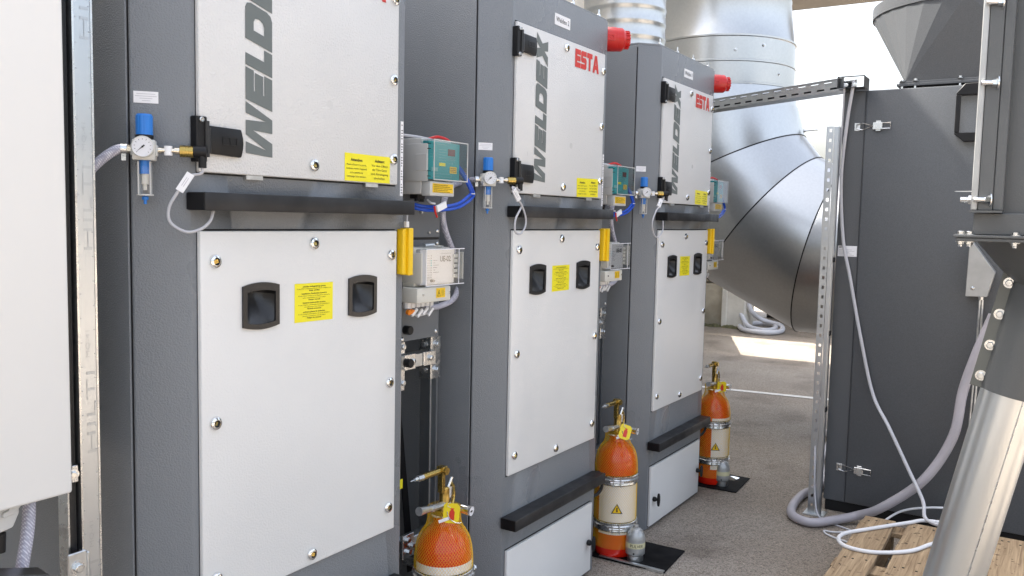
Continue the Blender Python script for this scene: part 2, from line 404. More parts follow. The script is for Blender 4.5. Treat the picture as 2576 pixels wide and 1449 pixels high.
g = MB(); g.box(-.107, -.1058, .0935, .0978, .01, 2.33); g.build('seam', 'gap_dark', cab)
g = MB(); g.prism([(-.02, .02), (XR+.004, .02), (XR+.088, .094), (XR+.088, .99), (-.1, .99), (-.1, .094)], 2.34, 2.352); g.build('top_sheet', 'hammer', cab, bevel=.002)
for bx in (.02, .24, .46, .68):
    g = MB(); bolt(g, (bx, .04, 2.352), (0, 0, 1), .009, .012); g.cyl((bx, .04, 2.36), (bx, .04, 2.385), .0045, 8); g.build('roof_bolt', 'steel', cab)

def lock(mb):                                   # chrome cam lock in local xy plane, z out
    mb.m = 0; mb.lathe([(.0165, 0), (.0165, .002), (.0145, .006), (.0095, .0085), (.0088, .0085), (.0085, .003)], 20, cap=False)
    mb.m = 1; mb.lathe([(.0086, .0032), (.0001, .0032)], 20, cap=False)
    mb.m = 2; mb.add([(-.0045, -.0045, .0035), (.0045, -.0045, .0035), (.0045, .0045, .0075), (-.0045, .0045, .0075)], [(0, 1, 2, 3)])
def front(x, z, y=0.):                          # frame on a front plane: x right, y up, z towards the aisle
    return frame((x, y, z), x=(1, 0, 0), y=(0, 0, 1), z=(0, -1, 0))
def panel_door(name, x0, x1, z0, z1, holes=None):
    d = MB()
    if not holes: d.box(x0, x1, 0, .02, z0, z1)
    else:
        xs = sorted([x0, x1]+[q for h in holes for q in h[:2]]); zs = [z0, holes[0][2], holes[0][3], z1]
        v = [(x, y_, z) for y_ in (0, .02) for z in zs for x in xs]; nx, nz = len(xs), len(zs); ix = lambda k, j, i: k*nx*nz+j*nx+i
        f = []; cut = lambda i, j: j == 1 and i % 2 == 1
        for j in range(nz-1):
            for i in range(nx-1):
                if cut(i, j):
                    c = [(i, j), (i+1, j), (i+1, j+1), (i, j+1)]
                    f += [(ix(0, c[a][1], c[a][0]), ix(0, c[(a+1) % 4][1], c[(a+1) % 4][0]), ix(1, c[(a+1) % 4][1], c[(a+1) % 4][0]), ix(1, c[a][1], c[a][0])) for a in range(4)]
                else:
                    for k in (0, 1): q = (ix(k, j, i), ix(k, j, i+1), ix(k, j+1, i+1), ix(k, j+1, i)); f.append(q if k == 0 else q[::-1])
        for i in range(nx-1):
            for j in (0, nz-1): f.append((ix(0, j, i), ix(0, j, i+1), ix(1, j, i+1), ix(1, j, i)))
        for j in range(nz-1):
            for i in (0, nx-1): f.append((ix(0, j, i), ix(0, j+1, i), ix(1, j+1, i), ix(1, j, i)))
        d.add(v, f)
    return d.build(name, 'white_up' if name == 'upper_door' else 'white', cab, bevel=.0035, seg=3)
def gap_line(x0, x1, z0, z1):                   # shadow gap round a door, its shade drawn as black strips
    g = MB()
    for (a, b, c, e) in ((x0-.001, x1+.002, z1, z1+.0045), (x0-.001, x1+.002, z0-.004, z0), (x0-.0012, x0, z0, z1), (x1, x1+.002, z0, z1)):
        g.box(a, b, FY-.0012, FY+.004, c, e)
    g.build('door_shadow_gap', 'gap_dark', cab)

up_d = panel_door('upper_door', 0, .6735, 1.610, 2.199); gap_line(0, .6735, 1.610, 2.199)
lo_d = panel_door('lower_door', 0, .6735, .596, 1.479, [(.120, .220, 1.256, 1.342), (.477, .577, 1.256, 1.342)]); gap_line(0, .6735, .596, 1.479)
dr_d = panel_door('drawer_door', .004, .6735, .018, .317); gap_line(.004, .6735, .018, .317)
def put_lock(door, x, z):
    g = MB(); g.M = front(x, z, -.0005); lock(g); g.build('lock', ['chrome', 'black', 'brass'], door)
for x, z in ((.345, 2.168), (.655, 2.127), (.651, 1.904), (.652, 1.682), (.344, 1.646)): put_lock(up_d, x, z)
for x, z in ((.038, 1.410), (.345, 1.447), (.647, 1.410), (.644, 1.039), (.643, .667), (.339, .626), (.035, .666), (.036, 1.036)): put_lock(lo_d, x, z)

# ---- lettering: wide slanted capitals, one outline per letter
def letters(mb, word, hgt, shear, st):
    u = 0.
    def ng(pts): mb.add([(u+x+shear*y, y, 0) for x, y in pts], [tuple(range(len(pts)))])
    for ch in word:
        H = hgt; t = st
        if ch == 'E': w = H*(.95 if shear else .88); a = (H-3*t)/2; ng([(0, 0), (w, 0), (w, t), (t*1.15, t), (t*1.15, t+a), (w*.95, t+a), (w*.95, 2*t+a), (t*1.15, 2*t+a), (t*1.15, H-t), (w, H-t), (w, H), (0, H)])
        elif ch == 'L': w = H*.70; ng([(0, 0), (w, 0), (w, t), (t*1.15, t), (t*1.15, H), (0, H)])
        elif ch == 'D':
            w = H*1.10; c = H*.2; k = t*1.15; ci = c*.75
            ng([(0, 0), (w-c, 0), (w-c*.3, c*.3), (w, c), (w, H/2), (w-k, H/2), (w-k, t+ci), (w-k-ci*.3, t+ci*.3), (w-k-ci, t), (k, t), (k, H/2), (0, H/2)])
            ng([(0, H/2), (k, H/2), (k, H-t), (w-k-ci, H-t), (w-k-ci*.3, H-t-ci*.3), (w-k, H-t-ci), (w-k, H/2), (w, H/2), (w, H-c), (w-c*.3, H-c*.3), (w-c, H), (0, H)])
        elif ch == 'W':
            w = H*1.52; k = t*1.12; m_ = w/2
            ng([(w*.13, 0), (w*.13+k*1.2, 0), (m_, H*.72), (w*.87-k*1.2-.0, 0), (w*.87, 0), (w, H), (w-k, H), (w*.78, H*.24), (m_+k*.62, H), (m_-k*.62, H), (w*.22, H*.24), (k, H), (0, H)])
        elif ch == 'X':
            w = H*1.15; k = t*1.45; m_ = w/2
            ng([(0, 0), (k, 0), (m_, H*.5-t*.62), (w-k, 0), (w, 0), (m_+k*.62, H*.5), (w, H), (w-k, H), (m_, H*.5+t*.62), (k, H), (0, H), (m_-k*.62, H*.5)])
        elif ch == 'S':
            w = H*.92; a = (H-3*t)/2; c = H*.12
            ng([(0, 0), (w-c, 0), (w, c), (w, 2*t+a-c), (w-c, 2*t+a), (t*1.1, 2*t+a), (t*1.1, H-t), (w*.97, H-t), (w*.97, H), (c, H), (0, H-c), (0, t+a+c), (c, t+a), (w-t*1.1, t+a), (w-t*1.1, t), (0, t)])
        elif ch == 'T': w = H*.92; k = t*1.1; ng([(w/2-k/2, 0), (w/2+k/2, 0), (w/2+k/2, H-t), (w, H-t), (w, H), (0, H), (0, H-t), (w/2-k/2, H-t)])
        elif ch == 'A':
            w = H*1.08; k = t*1.15; m_ = w/2
            ng([(0, 0), (k, 0), (k+H*.08, H*.2), (m_, H*.2), (m_, H*.2+t*.8), (k+H*.16, H*.2+t*.8), (m_, H*.82), (m_, H), (m_-k*.55, H)])
            ng([(w, 0), (m_+k*.55, H), (m_, H), (m_, H*.82), (w-k-H*.16, H*.2+t*.8), (m_, H*.2+t*.8), (m_, H*.2), (w-k-H*.08, H*.2), (w-k, 0)])
        u += w + hgt*.06
    return u
g = MB(); tmp = MB(); L_ = letters(tmp, 'WELDEX', .0800, .27, .0245)
g.M = frame((.207, -.0012, 1.640), x=(0, 0, 1), y=(-1, 0, 0), z=(0, -1, 0)) @ Matrix.Diagonal((.530/L_, 1, 1, 1))
letters(g, 'WELDEX', .0800, .27, .0245); g.build('brand_lettering', 'logo_grey', up_d)
g = MB(); tmp = MB(); L_ = letters(tmp, 'ESTA', .069, 0, .0195)
g.M = front(.414, 2.110, -.0012) @ Matrix.Diagonal((.205/L_, 1, 1, 1)); letters(g, 'ESTA', .069, 0, .0195); g.build('brand_lettering', 'logo_red', up_d)

def sticker(name, parent, fr, w, h, mats, lines, thick=.0006, pad=None):
    """flat sheet with print: lines = (text, x, y, height, width|None, bold, align)"""
    g = MB(); g.M = fr; g.m = 0; g.box(0, w, 0, h, 0, thick); g.m = 1
    for (t, x, y, hh, ww, b, al) in lines: g.text(t, x, y, hh, ww, b, al, thick+.0006)
    return g, g.build(name, mats, parent)
sticker('warning_sticker', up_d, front(.456, 1.613, -.0005), .182, .074, ['yellow', 'ink'], [
    ('Attention:', .045, .0535, .0078, None, .03, 'c'), ("Avant d'ouvrir la porte,", .045, .042, .0052, .078, 0, 'c'), ("toujours mettre l'appareil", .045, .0315, .0052, .08, 0, 'c'),
    ('et le système de', .045, .021, .0052, .05, 0, 'c'), ('nettoyage hors tension.', .045, .0105, .0052, .076, 0, 'c'),
    ('Achtung:', .138, .0555, .0078, None, .03, 'c'), ('Vor dem Öffnen', .138, .0435, .0062, .067, 0, 'c'), ('der Türe Gerät', .138, .032, .0062, .062, 0, 'c'), ('und Abreinigung', .138, .0205, .0062, .07, 0, 'c'), ('abschalten.', .138, .009, .0062, .046, 0, 'c')])
PL = [('powder-extinguishing system', .08, 1), ('In case of fire or extinguishing of powder leave the endangered area.', .118, 0), ('Risk of life!', .036, 1), None,
      ("Installation d'extinction à poudre", .088, 1), ("En cas d'alarme de feu ou de dégagement du poudre", .11, 0), ('quitter immédiatement la zone en danger.', .082, 0), ('Danger mortel!', .04, 1), None,
      ('Impianto antincendio al polvo', .08, 1), ("In caso d'alarme o di fumusita di polvo abbandonare", .11, 0), ("immediatamente l'area di pericolo.", .07, 0), ('Pericolo di morte!', .048, 1), None,
      ('polvere-planta de extinción', .076, 1), ('En caso de alarma de incendio o de escape de polvere', .11, 0), ('abandonar enseguida la zona de peligro.', .082, 0), ('Peligro de muerte!', .05, 1)]
ls = []; y = .0945
for l in PL:
    if l is None: y -= .0027; continue
    y -= .0052; ls.append((l[0], .067, y, .0034 if l[2] else .0027, l[1], .02*l[2], 'c'))
sticker('powder_sticker', lo_d, front(.279, 1.246, -.0005), .134, .099, ['yellow', 'ink'], ls)

# ---- recessed pull handles
def pull(x0, x1, z0, z1):
    w, h = x1-x0, z1-z0; fr = front(x0, z0, -.001); N = 8
    def arc(x, y, bul): return (x, y + bul*(1-((x-w/2)/(w/2))**2))
    def outline(ins):
        lo = [arc(ins+(w-2*ins)*i/N, ins*1.0, -.008) for i in range(N+1)]; hi = [arc(ins+(w-2*ins)*i/N, h-ins*1.5, .008) for i in range(N+1)]
        return lo+hi[::-1]
    o0 = outline(0); o1 = outline(.0125); n = len(o0)
    g = MB(); g.M = fr; g.m = 0
    v = [(*p, 0) for p in o0]+[(*p, .0045) for p in o0]+[(*p, .0045) for p in o1]+[(*p, -.001) for p in o1]
    g.add(v, [(i+k*n, (i+1) % n+k*n, (i+1) % n+(k+1)*n, i+(k+1)*n) for k in range(3) for i in range(n)])
    # bowl: scoop, deep under the top edge
    cols = N+1; rows_ = 11; vv = []
    for j in range(rows_):
        s = j/(rows_-1)
        for i in range(cols):
            lo, hi = o1[i], o1[n-1-i]; e = 1-abs(2*i/N-1)**4
            vv.append((lo[0], lo[1]+(hi[1]-lo[1])*s, -.001-.038*e*math.sin(min(1, s*1.12)*math.pi/2)**1.25*(1 if s < .99 else 0)))
    g.add(vv, [(j*cols+i, j*cols+i+1, (j+1)*cols+i+1, (j+1)*cols+i) for j in range(rows_-1) for i in range(cols-1)])
    g.build('pull_handle', 'black_gloss', lo_d, sharp=40)
pull(.114, .226, 1.250, 1.348); pull(.471, .583, 1.250, 1.350)

# ---- hinges with cover flap
def hinge(zc):
    hg = MB(); x = -.004
    hg.box(-.015, .013, -.011, FY, zc-.050, zc+.050); hg.build('hinge_plate', 'black', up_d, bevel=.002)
    hg = MB(); hg.cyl((.013, -.013, zc-.030), (.013, -.013, zc+.026), .0065, 12); hg.cyl((.011, -.012, zc-.039), (.011, -.012, zc+.040), .0055, 10)
    hg.build('hinge_pin', 'black_gloss', up_d)
    hg = MB(); N = 6; rim = [(.016, zc-.030), (.105, zc-.034)]+[(.105+.007*math.sin(math.pi*k/N), zc-.034+.064*k/N) for k in range(1, N)]+[(.105, zc+.030), (.016, zc+.031)]
    hg.M = frame((0, 0, 0), x=(1, 0, 0), y=(0, 0, 1), z=(0, -1, 0)); hg.prism(rim, .002, .013); hg.build('hinge_flap', 'black', up_d, bevel=.0025, seg=2)
    hg = MB(); hg.M = front(0, 0, -.0138)
    for a, b in (((.052, zc-.008), (.092, zc+.009)),):
        for q in ((a[0], b[0], b[1]-.0012, b[1]), (a[0], b[0], a[1], a[1]+.0012), (a[0], a[0]+.0012, a[1], b[1]), (b[0]-.0012, b[0], a[1], b[1]), ((a[0]+b[0])/2, (a[0]+b[0])/2+.001, a[1], b[1])):
            hg.box(q[0], q[1], q[2], q[3], 0, .0006)
    hg.build('flap_mark', 'black_gloss', up_d)
    for z in (zc+.042, zc-.043):
        hg = MB(); hg.M = front(-.003, z, -.011); hg.lathe([(.0062, 0), (.0062, .003), (.005, .0045), (.003, .0045), (.003, .002), (.0001, .002)], 12); hg.build('hinge_screw', 'steel', up_d)
hinge(1.682); hinge(2.130)

# ---- square tube rails across the front
for z0, z1 in ((1.525, 1.565), (.408, .450)):
    g = MB(); g.box(-.026, .690, -.052, FY-.0005, z0, z1); g.build('bumper_bar', 'black_tube', cab, bevel=.003, seg=2)
    g = MB(); g.box(-.0275, -.0255, -.050, FY-.002, z0+.002, z1-.002); g.build('bar_end_cap', 'black', cab)
# ---- drawer knobs
for kx in (.040, .640):
    g = MB(); g.M = front(kx, .150, 0); g.lathe([(.013, 0), (.013, .014), (.007, .018), (.007, .026)], 6)
    N = 12; prof = []
    g.prism([(.012*math.cos(2*math.pi*i/N), .034*math.sin(2*math.pi*i/N)*(1-.12*abs(math.cos(2*math.pi*i/N)))) for i in range(N)], .024, .034)
    g.build('wing_knob', 'black', dr_d, bevel=.002)
# ---- plates on the chamfer and label strip, slot clips under upper door
tch = (A-B).normalized(); nch = Vector((-.66, -.75, 0)); nch = (nch-tch*nch.dot(tch)).normalized()
g = MB(); g.M = frame(B+tch*.006+Vector((0, 0, 1.754))+nch*.0003, x=tch, y=(0, 0, 1)); 
if (g.M.to_3x3() @ Vector((0, 0, 1))).dot(nch) < 0: g.M = g.M @ Matrix.Diagonal((1, 1, -1, 1))
g.m = 0; g.box(0, .050, 0, .025, 0, .0008); g.m = 1
for k, (a, b) in enumerate(((.006, .044), (.003, .047), (.012, .038), (.017, .034))): g.box(a, b, .0190-.0048*k, .0200-.0048*k, .0008, .0012)
g.build('rating_plate', ['tag_white', 'cable'], cab)
g = MB(); g.M = front(XR-.014, 1.580, FY); g.m = 0; g.box(0, .012, 0, .215, 0, .0008); g.m = 1
for k in range(26):
    if k % 5 != 4: g.box(.003, .003+.007*random.uniform(.5, 1), .008+k*.0078, .0105+k*.0078, .0008, .0012)
g.build('label_strip', ['tag_white', 'ink'], cab)
g = MB(); g.M = front(.272, 2.243, FY); g.m = 0; g.box(0, .118, 0, .042, 0, .001); g.build('name_label', 'tag_white', cab)
for x in (.13, .54):
    g = MB(); g.box(x, x+.05, .001, FY+.003, 1.600, 1.6095); g.build('door_clip', 'galv_dull', cab)
cabs = row(cab, ['middle grey filter cabinet of three with white doors and a Weldex 2 label', 'farthest grey filter cabinet of three, beside the big elbow duct'])
for k, c in enumerate(cabs):
    l = [q for q in kids(c) if q.name.startswith('name_label')][0]
    g = MB(); g.M = front(.272, 2.243, FY); g.box(0, .118, 0, .042, 0, .001); g.m = 1; g.text('Weldex %d' % (k+1), .059, .013, .0185, .098, 0, 'c', .0018)
    nm = g.build('tmp', ['tag_white', 'ink'], cab); me = nm.data; bpy.data.objects.remove(nm); l.data = me; me.name = 'name_label'

# ================================================================ AIR REGULATORS
RC = Vector((-.1085, .039, 0))
reg = thing('pressure_regulator', 'blue-capped air pressure regulator with dial on the largest foreground cabinet', 'regulator', (RC.x, RC.y, 1.536), 'air pressure regulators on the cabinet corners')
fx = tch; fz = nch                          # fx points to the door, fz out of the chamfer
FR = lambda x, z, d=0.: frame(RC+fx*x+fz*d+Vector((0, 0, z)), x=fx, y=(0, 0, 1), z=fz)
VT = lambda z: frame(RC+Vector((0, 0, z)), x=fx, z=(0, 0, 1))
g = MB(); g.M = VT(1.682)
N = 30; 
for (h0, h1, ra) in ((0, .040, .0172),):
    pts = []
    for i in range(60):
        a = 2*math.pi*i/60; r = ra*(1 if i % 5 else .955); pts.append((r*math.cos(a), r*math.sin(a)))
    g.prism(pts, h0, h1); g.lathe([(.0168, h1), (.0150, h1+.004), (.0001, h1+.0042)], 24, cap=False)
g.build('adjusting_knob', 'blue', reg)
g = MB(); g.M = VT(1.672); g.lathe([(.0185, 0), (.0185, .0095), (.017, .0105)], 24); g.build('collar', 'black', reg)
g = MB(); g.M = FR(0, 1.650); g.box(-.0225, .0225, -.0215, .0215, -.022, .022); g.box(-.0265, -.022, -.012, .012, -.012, .012); g.box(.022, .0265, -.012, .012, -.012, .012)
g.build('valve_body', 'lightgrey', reg, bevel=.003, seg=2)
gd = MB(); gd.M = FR(0, 1.6555, .022); gd.m = 0; gd.lathe([(.010, -.002), (.0225, .002), (.0225, .013), (.0208, .0145), (.0205, .012)], 28, cap=False)
gd.m = 1; gd.lathe([(.0206, .0122), (.0001, .0122)], 28, cap=False); gd.m = 2
for k in range(11):
    a = R(225-27*k); c, s_ = math.cos(a), math.sin(a); gd.add([(.0172*c-.0004*s_, .0172*s_+.0004*c, .0126), (.0172*c+.0004*s_, .0172*s_-.0004*c, .0126), (.0145*c+.0004*s_, .0145*s_-.0004*c, .0126), (.0145*c-.0004*s_, .0145*s_+.0004*c, .0126)], [(0, 1, 2, 3)])
a = R(222); c, s_ = math.cos(a), math.sin(a); gd.add([(.0155*c, .0155*s_, .013), (-.005*c-.0016*s_, -.005*s_+.0016*c, .013), (-.005*c+.0016*s_, -.005*s_-.0016*c, .013)], [(0, 1, 2)])
gd.lathe([(.0022, .0128), (.0018, .0145)], 10); gd.build('gauge', ['lightgrey', 'dial', 'ink'], reg)
g = MB(); g.M = FR(0, 1.6555, .022); g.lathe([(.0204, .0139), (.0001, .0139)], 28, cap=False); g.build('gauge_glass', 'glass', reg)
g = MB(); g.M = VT(1.600); g.lathe([(.0112, 0), (.0112, .029)], 20); g.build('filter_cup', 'blue', reg)
g = MB(); g.M = VT(1.566); g.lathe([(.004, 0), (.0045, .034)], 10); g.lathe([(.0075, .012), (.0075, .034)], 12); g.build('filter_core', 'box_cream', reg)
g = MB(); g.M = VT(1.556); g.lathe([(.0145, .001), (.0160, .006), (.0160, .072)], 24, cap=False); g.lathe([(.0001, 0), (.0145, .001)], 24, cap=False); g.build('bowl', 'glass', reg)
g = MB(); g.M = VT(1.551)
for i in range(4):
    a = R(45+90*i); g.box(.0165*math.cos(a)-.0012, .0165*math.cos(a)+.0012, .0165*math.sin(a)-.0012, .0165*math.sin(a)+.0012, .004, .075)
g.lathe([(.0168, .003), (.0168, .006)], 20); g.build('bowl_guard', 'box', reg)
g = MB(); g.M = VT(1.536); g.lathe([(.0032, 0), (.0032, .009), (.0068, .009), (.0068, .0155), (.0035, .017), (.0035, .021)], 12); g.build('drain_valve', 'blue', reg)
g = MB(); g.M = FR(0, 1.651); 
ax = lambda x0, x1, r, n=14, r1=None: g.cyl((x0, 0, 0), (x1, 0, 0), r, n, r1)
ax(.0265, .034, .0065); ax(.034, .060, .0055); ax(.060, .072, .0078); g.build('outlet_pipe', 'nickel', reg)
g = MB(); g.M = FR(0, 1.651); g.cyl((.047, -.010, 0), (.047, .010, 0), .0085, 16); g.build('vent_disc', 'tag_white', reg)
g = MB(); g.M = FR(0, 1.651); g.cyl((.070, 0, 0), (.098, 0, 0), .0132, 6); g.build('brass_coupling', 'brass', reg, bevel=.0008)
g = MB(); g.M = FR(0, 1.651); g.cyl((.098, 0, 0), (.124, 0, 0), .0128, 16); g.cyl((.116, -.008, 0), (.116, -.034, 0), .0085, 14); g.build('pressure_switch', 'black', reg)
g = MB(); g.M = FR(0, 1.651); g.cyl((-.0265, 0, 0), (-.034, 0, 0), .009, 6); g.build('hose_tail', 'nickel', reg)
g = MB(); g.M = FR(0, 1.651); g.cyl((-.034, 0, 0), (-.046, 0, 0), .0118, 16); g.box(-.045, -.036, -.024, -.010, -.006, .006); g.build('hose_clamp', 'steel', reg)
row(reg, ['blue-capped air pressure regulator with dial on the middle cabinet', 'blue-capped air pressure regulator with dial on the farthest cabinet'])
hp = RC-fx*.036+Vector((0, 0, 1.651))
hose0 = [hp, hp-fx*.02+Vector((0, 0, -.003)), (-.176, .098, 1.622), (-.205, .125, 1.575), (-.222, .16, 1.50), (-.228, .2, 1.38)]
single(MB().tube(spline(hose0), .0105, 12), 'air_hose', 'braid', 'braided clear air hose bending left from the foreground regulator', 'hose', hp)
for k, nm in ((1, 'middle'), (2, 'farthest')):
    d = Vector((P*k, 0, 0)); q0 = hp+d
    e = Vector((P*(k-1), 0, 0)); pts = [q0]+[e+Vector((-1.232, -1.613, 1.523))+(Vector(q)-Vector((-1.232, -1.613, 1.523)))*1.048 for q in ((1.095, .06, 1.642), (1.040, .08, 1.622), (1.004, .08, 1.580), (.995, .08, 1.529), (1.010, .08, 1.477), (1.044, .08, 1.424), (1.078, .08, 1.375), (1.088, .08, 1.33), (1.085, .08, 1.283), (1.055, .08, 1.246), (.973, .08, 1.229), (.90, .08, 1.235))]
    single(MB().tube(spline(pts), .0105, 12), 'air_hose', 'braid', 'braided clear hose curving down beside the control boxes, left of the %s cabinet' % nm, 'hose', q0)
# ---- switch cable with white tag
CT = RC+fx*.116+Vector((0, 0, 1.617))
cb = thing('switch_cable', 'grey cable loop with white tag hanging on the largest foreground cabinet', 'cable', CT, 'tagged cable loops under the regulators')
pts = [CT, CT+Vector((-.003, .001, -.012)), (-.043, -.016, 1.596), (-.060, -.006, 1.565), (-.074, .006, 1.530), (-.072, .005, 1.498), (-.048, -.014, 1.478), (-.022, -.030, 1.484), (.000, -.034, 1.502), (.012, -.030, 1.524)]
MB().tube(spline(pts), .0034, 8).build('cord', 'cable', cb)
a, b = Vector((-.0395, -.0215, 1.603)), Vector((-.0585, -.0085, 1.566)); d = (b-a).normalized()
g = MB(); g.M = frame((a+b)/2, y=-d, z=nch-d*nch.dot(d)); g.m = 0; g.box(-.0085, .0085, -.0225, .0225, -.0042, .0042); g.m = 1
for q in (-.003, .001): g.box(q, q+.0016, -.010, .012, .0042, .0046)
g.build('cable_tag', ['tag_white', 'cable'], cb, bevel=.001)
cbs = row(cb, ['grey cable loop with white tag hanging on the middle cabinet', 'grey cable loop with white tag hanging on the farthest cabinet'])

for k, pts, ta, tb in ((1, [(-.013, -.035, 1.617), (-.075-.02+.0, -.052, 1.625), (-.060, -.058, 1.580), (-.044, -.058, 1.569), (-.016, -.058, 1.528), (-.017, -.058, 1.494), (-.047, -.058, 1.469), (-.081, -.058, 1.478), (-.080, -.058, 1.518), (-.051, -.057, 1.551), (-.03, -.05, 1.563)], (-.0905, -.055, 1.618), (-.062, -.058, 1.583)),
                       (2, [(-.02, -.035, 1.617), (-.127+.02, -.05, 1.618), (-.142, -.05, 1.585), (-.168, -.05, 1.566), (-.204, -.05, 1.515), (-.181, -.05, 1.461), (-.130, -.05, 1.449), (-.080, -.05, 1.479), (-.080, -.05, 1.524)], (-.110, -.05, 1.622), (-.140, -.05, 1.588))):
    pts[0] = tuple(CT); c = cbs[k]; ch_ = {q.name.split('.')[0]: q for q in kids(c)}
    q = MB().tube(spline([pts[0]]+pts[1:]), .0034, 8).build('tmp', 'cable', cb); ch_['cord'].data = q.data; q.data.name = 'cord'; bpy.data.objects.remove(q)
    a, b = Vector(ta), Vector(tb); d = (b-a).normalized(); zz = Vector((-.5, -.86, 0)); zz = (zz-d*zz.dot(d)).normalized()
    g = MB(); g.M = frame((a+b)/2, y=-d, z=zz); g.m = 0; g.box(-.0085, .0085, -.0225, .0225, -.0042, .0042); g.m = 1
    for q_ in (-.003, .001): g.box(q_, q_+.0016, -.010, .012, .0042, .0046)
    q = g.build('tmp', ['tag_white', 'cable'], cb, bevel=.001); ch_['cable_tag'].data = q.data; q.data.name = 'cable_tag'; bpy.data.objects.remove(q)
random.seed(11)
def twist(o, deg, ax='Y'):
    c = sum((Vector(b) for b in o.bound_box), Vector())/8
    o.matrix_local = Matrix.Translation(c) @ Matrix.Rotation(R(deg), 4, ax) @ Matrix.Translation(-c)
for c in cabs:
    for d_ in kids(c):
        if d_.name.startswith('name_label'): twist(d_, random.uniform(-1.2, 1.2))
        for q in kids(d_):
            if 'sticker' in q.name: twist(q, random.uniform(-1.1, 1.1))
            if q.name.startswith('lock'): twist(q, random.uniform(0, 360))

# ================================================================ MOUNTING PLATES, STRUTS
PY = .10
pl = thing('mounting_plate', 'grey bolted mounting plate beside the largest foreground cabinet', 'plate', (.9, PY, 1.13), 'mounting plates between cabinets')
g = MB(); g.box(.80, 1.006, PY, PY+.004, 1.455, 1.60); g.box(.80, 1.006, PY+.0001, PY+.0042, 1.128, 1.447); g.build('sheet', 'plate', pl, bevel=.001)
g = MB(); g.box(.80, 1.004, PY+.002, PY+.012, 1.446, 1.456); g.build('rubber_strip', 'black', pl)
for x, z in ((.992, 1.475), (.992, 1.435), (.99, 1.145), (.82, 1.135)):
    g = MB(); g.M = front(x, z, PY); g.lathe([(.0075, 0), (.007, .003), (.004, .0055), (.0001, .0058)], 12); g.build('screw', 'steel', pl)
for x, z in ((.905, 1.535), (.945, 1.47)):
    g = MB(); g.M = front(x, z, PY); g.lathe([(.004, 0), (.004, .008)], 10); g.build('stud', 'steel', pl)
for x, z in ((.835, 1.165),):
    g = MB(); g.M = front(x, z, PY-.0); g.lathe([(.014, 0), (.014, .022), (.0125, .024)], 18); g.build('rubber_foot', 'black', pl)
push(row(pl, ['grey bolted mounting plate beside the middle cabinet', 'grey bolted mounting plate beside the farthest cabinet']), 1.038)

def channel(mb, x, y, z0, z1, side):           # 41 mm strut channel standing upright; side = 'front' or 'back': where the slot is
    w, t = .0413, .0025
    if side == 'front': pol = [(0, 0), (.008, 0), (.008, .008), (t+.003, .008), (t, .0095), (t, w-t), (w-t, w-t), (w-t, .0095), (w-t-.003, .008), (w-.008, .008), (w-.008, 0), (w, 0), (w, w), (0, w)]
    else: pol = [(0, 0), (w, 0), (w, w), (w-.008, w), (w-.008, w-.008), (w-t, w-.0095), (w-t, t), (t, t), (t, w-.0095), (.008, w-.008), (.008, w), (0, w)]
    mb.prism([(x+a, y+b) for a, b in pol], z0, z1)
fr_ = thing('support_stand', 'galvanised strut frame behind the nearest yellow net cylinder', 'frame', (.9, .12, 0), 'strut frames between cabinets')
for x in (.795, .985):
    g = MB(); g.m = 0; channel(g, x, .115, .0735, 1.30, 'front')
    if x > .9:
        g.m = 1
        for zc in (.90, .58): 
            g.M = frame((x-.0006, .1475, zc), x=(0, 0, -1), y=(0, -1, 0), z=(-1, 0, 0)); g.text('HILTI MQ-41', 0, -.004, .015, .17, 0, 'l')
        g.M = Matrix()
    g.build('upright', ['strut', 'galv_dull'], fr_)
g = MB(); g.M = frame((.83, .100, 1.04), x=(1, 0, 0), y=(0, 1, 0)); g.box(0, .155, 0, .041, 0, .041); g.box(.03, .05, -.001, 0, .012, .030); g.build('cross_beam', 'strut', fr_, bevel=.002)
g = MB(); g.box(.828, .88, .092, .0995, 1.036, 1.086); g.build('beam_clip', 'steel', fr_, bevel=.0015)
g = MB(); g.box(.925, .985, .093, .0995, 1.038, 1.084); g.build('beam_clip', 'steel', fr_, bevel=.0015)
for x in (.865, .955):
    g = MB(); bolt(g, (x, .093, 1.062), (0, -1, 0), .009, .008); g.build('beam_bolt', 'steel', fr_)
g = MB(); g.box(.984, 1.030, .108, .1145, .985, 1.128); g.box(.9785, .984, .108, .158, .985, 1.128); g.build('angle_plate', 'steel', fr_, bevel=.001)
for z in (1.10, 1.015):
    g = MB(); bolt(g, (1.007, .108, z), (0, -1, 0), .010, .010); g.build('plate_bolt', 'steel', fr_)
    g = MB(); bolt(g, (.9785, .135, z), (-1, 0, 0), .008, .008); g.build('plate_bolt', 'steel', fr_)
g = MB(); g.box(.79, .845, .108, .1145, .97, 1.125); g.build('side_plate', 'steel', fr_, bevel=.001)
for z in (1.11, .995):
    g = MB(); bolt(g, (.832, .108, z), (0, -1, 0), .009, .009); g.build('plate_bolt', 'steel', fr_)
g = MB(); g.box(.80, 1.03, .074, .112, .455, .496); g.build('lower_beam', 'strut', fr_, bevel=.002)
g = MB(); g.box(.795, .85, .066, .0735, .44, .515); g.build('beam_clip', 'steel', fr_, bevel=.001)
for x, z in ((.815, .50), (.82, .46), (.84, .475)):
    g = MB(); bolt(g, (x, .066, z), (0, -1, 0), .009, .010); g.build('beam_bolt', 'steel', fr_)
g = MB(); g.M = front(.83, 1.062, .092); g.lathe([(.014, 0), (.014, .022), (.0125, .024)], 18); g.build('rubber_foot', 'black', fr_)
push(row(fr_, ['galvanised strut frame behind the middle yellow net cylinder', 'galvanised strut frame behind the farthest net cylinder']), 1.049)
bl = thing('hanging_strap', 'dark flat strap hanging inside the nearest strut frame', 'strap', (.93, .2, .6), 'dark straps hanging in the strut frames')
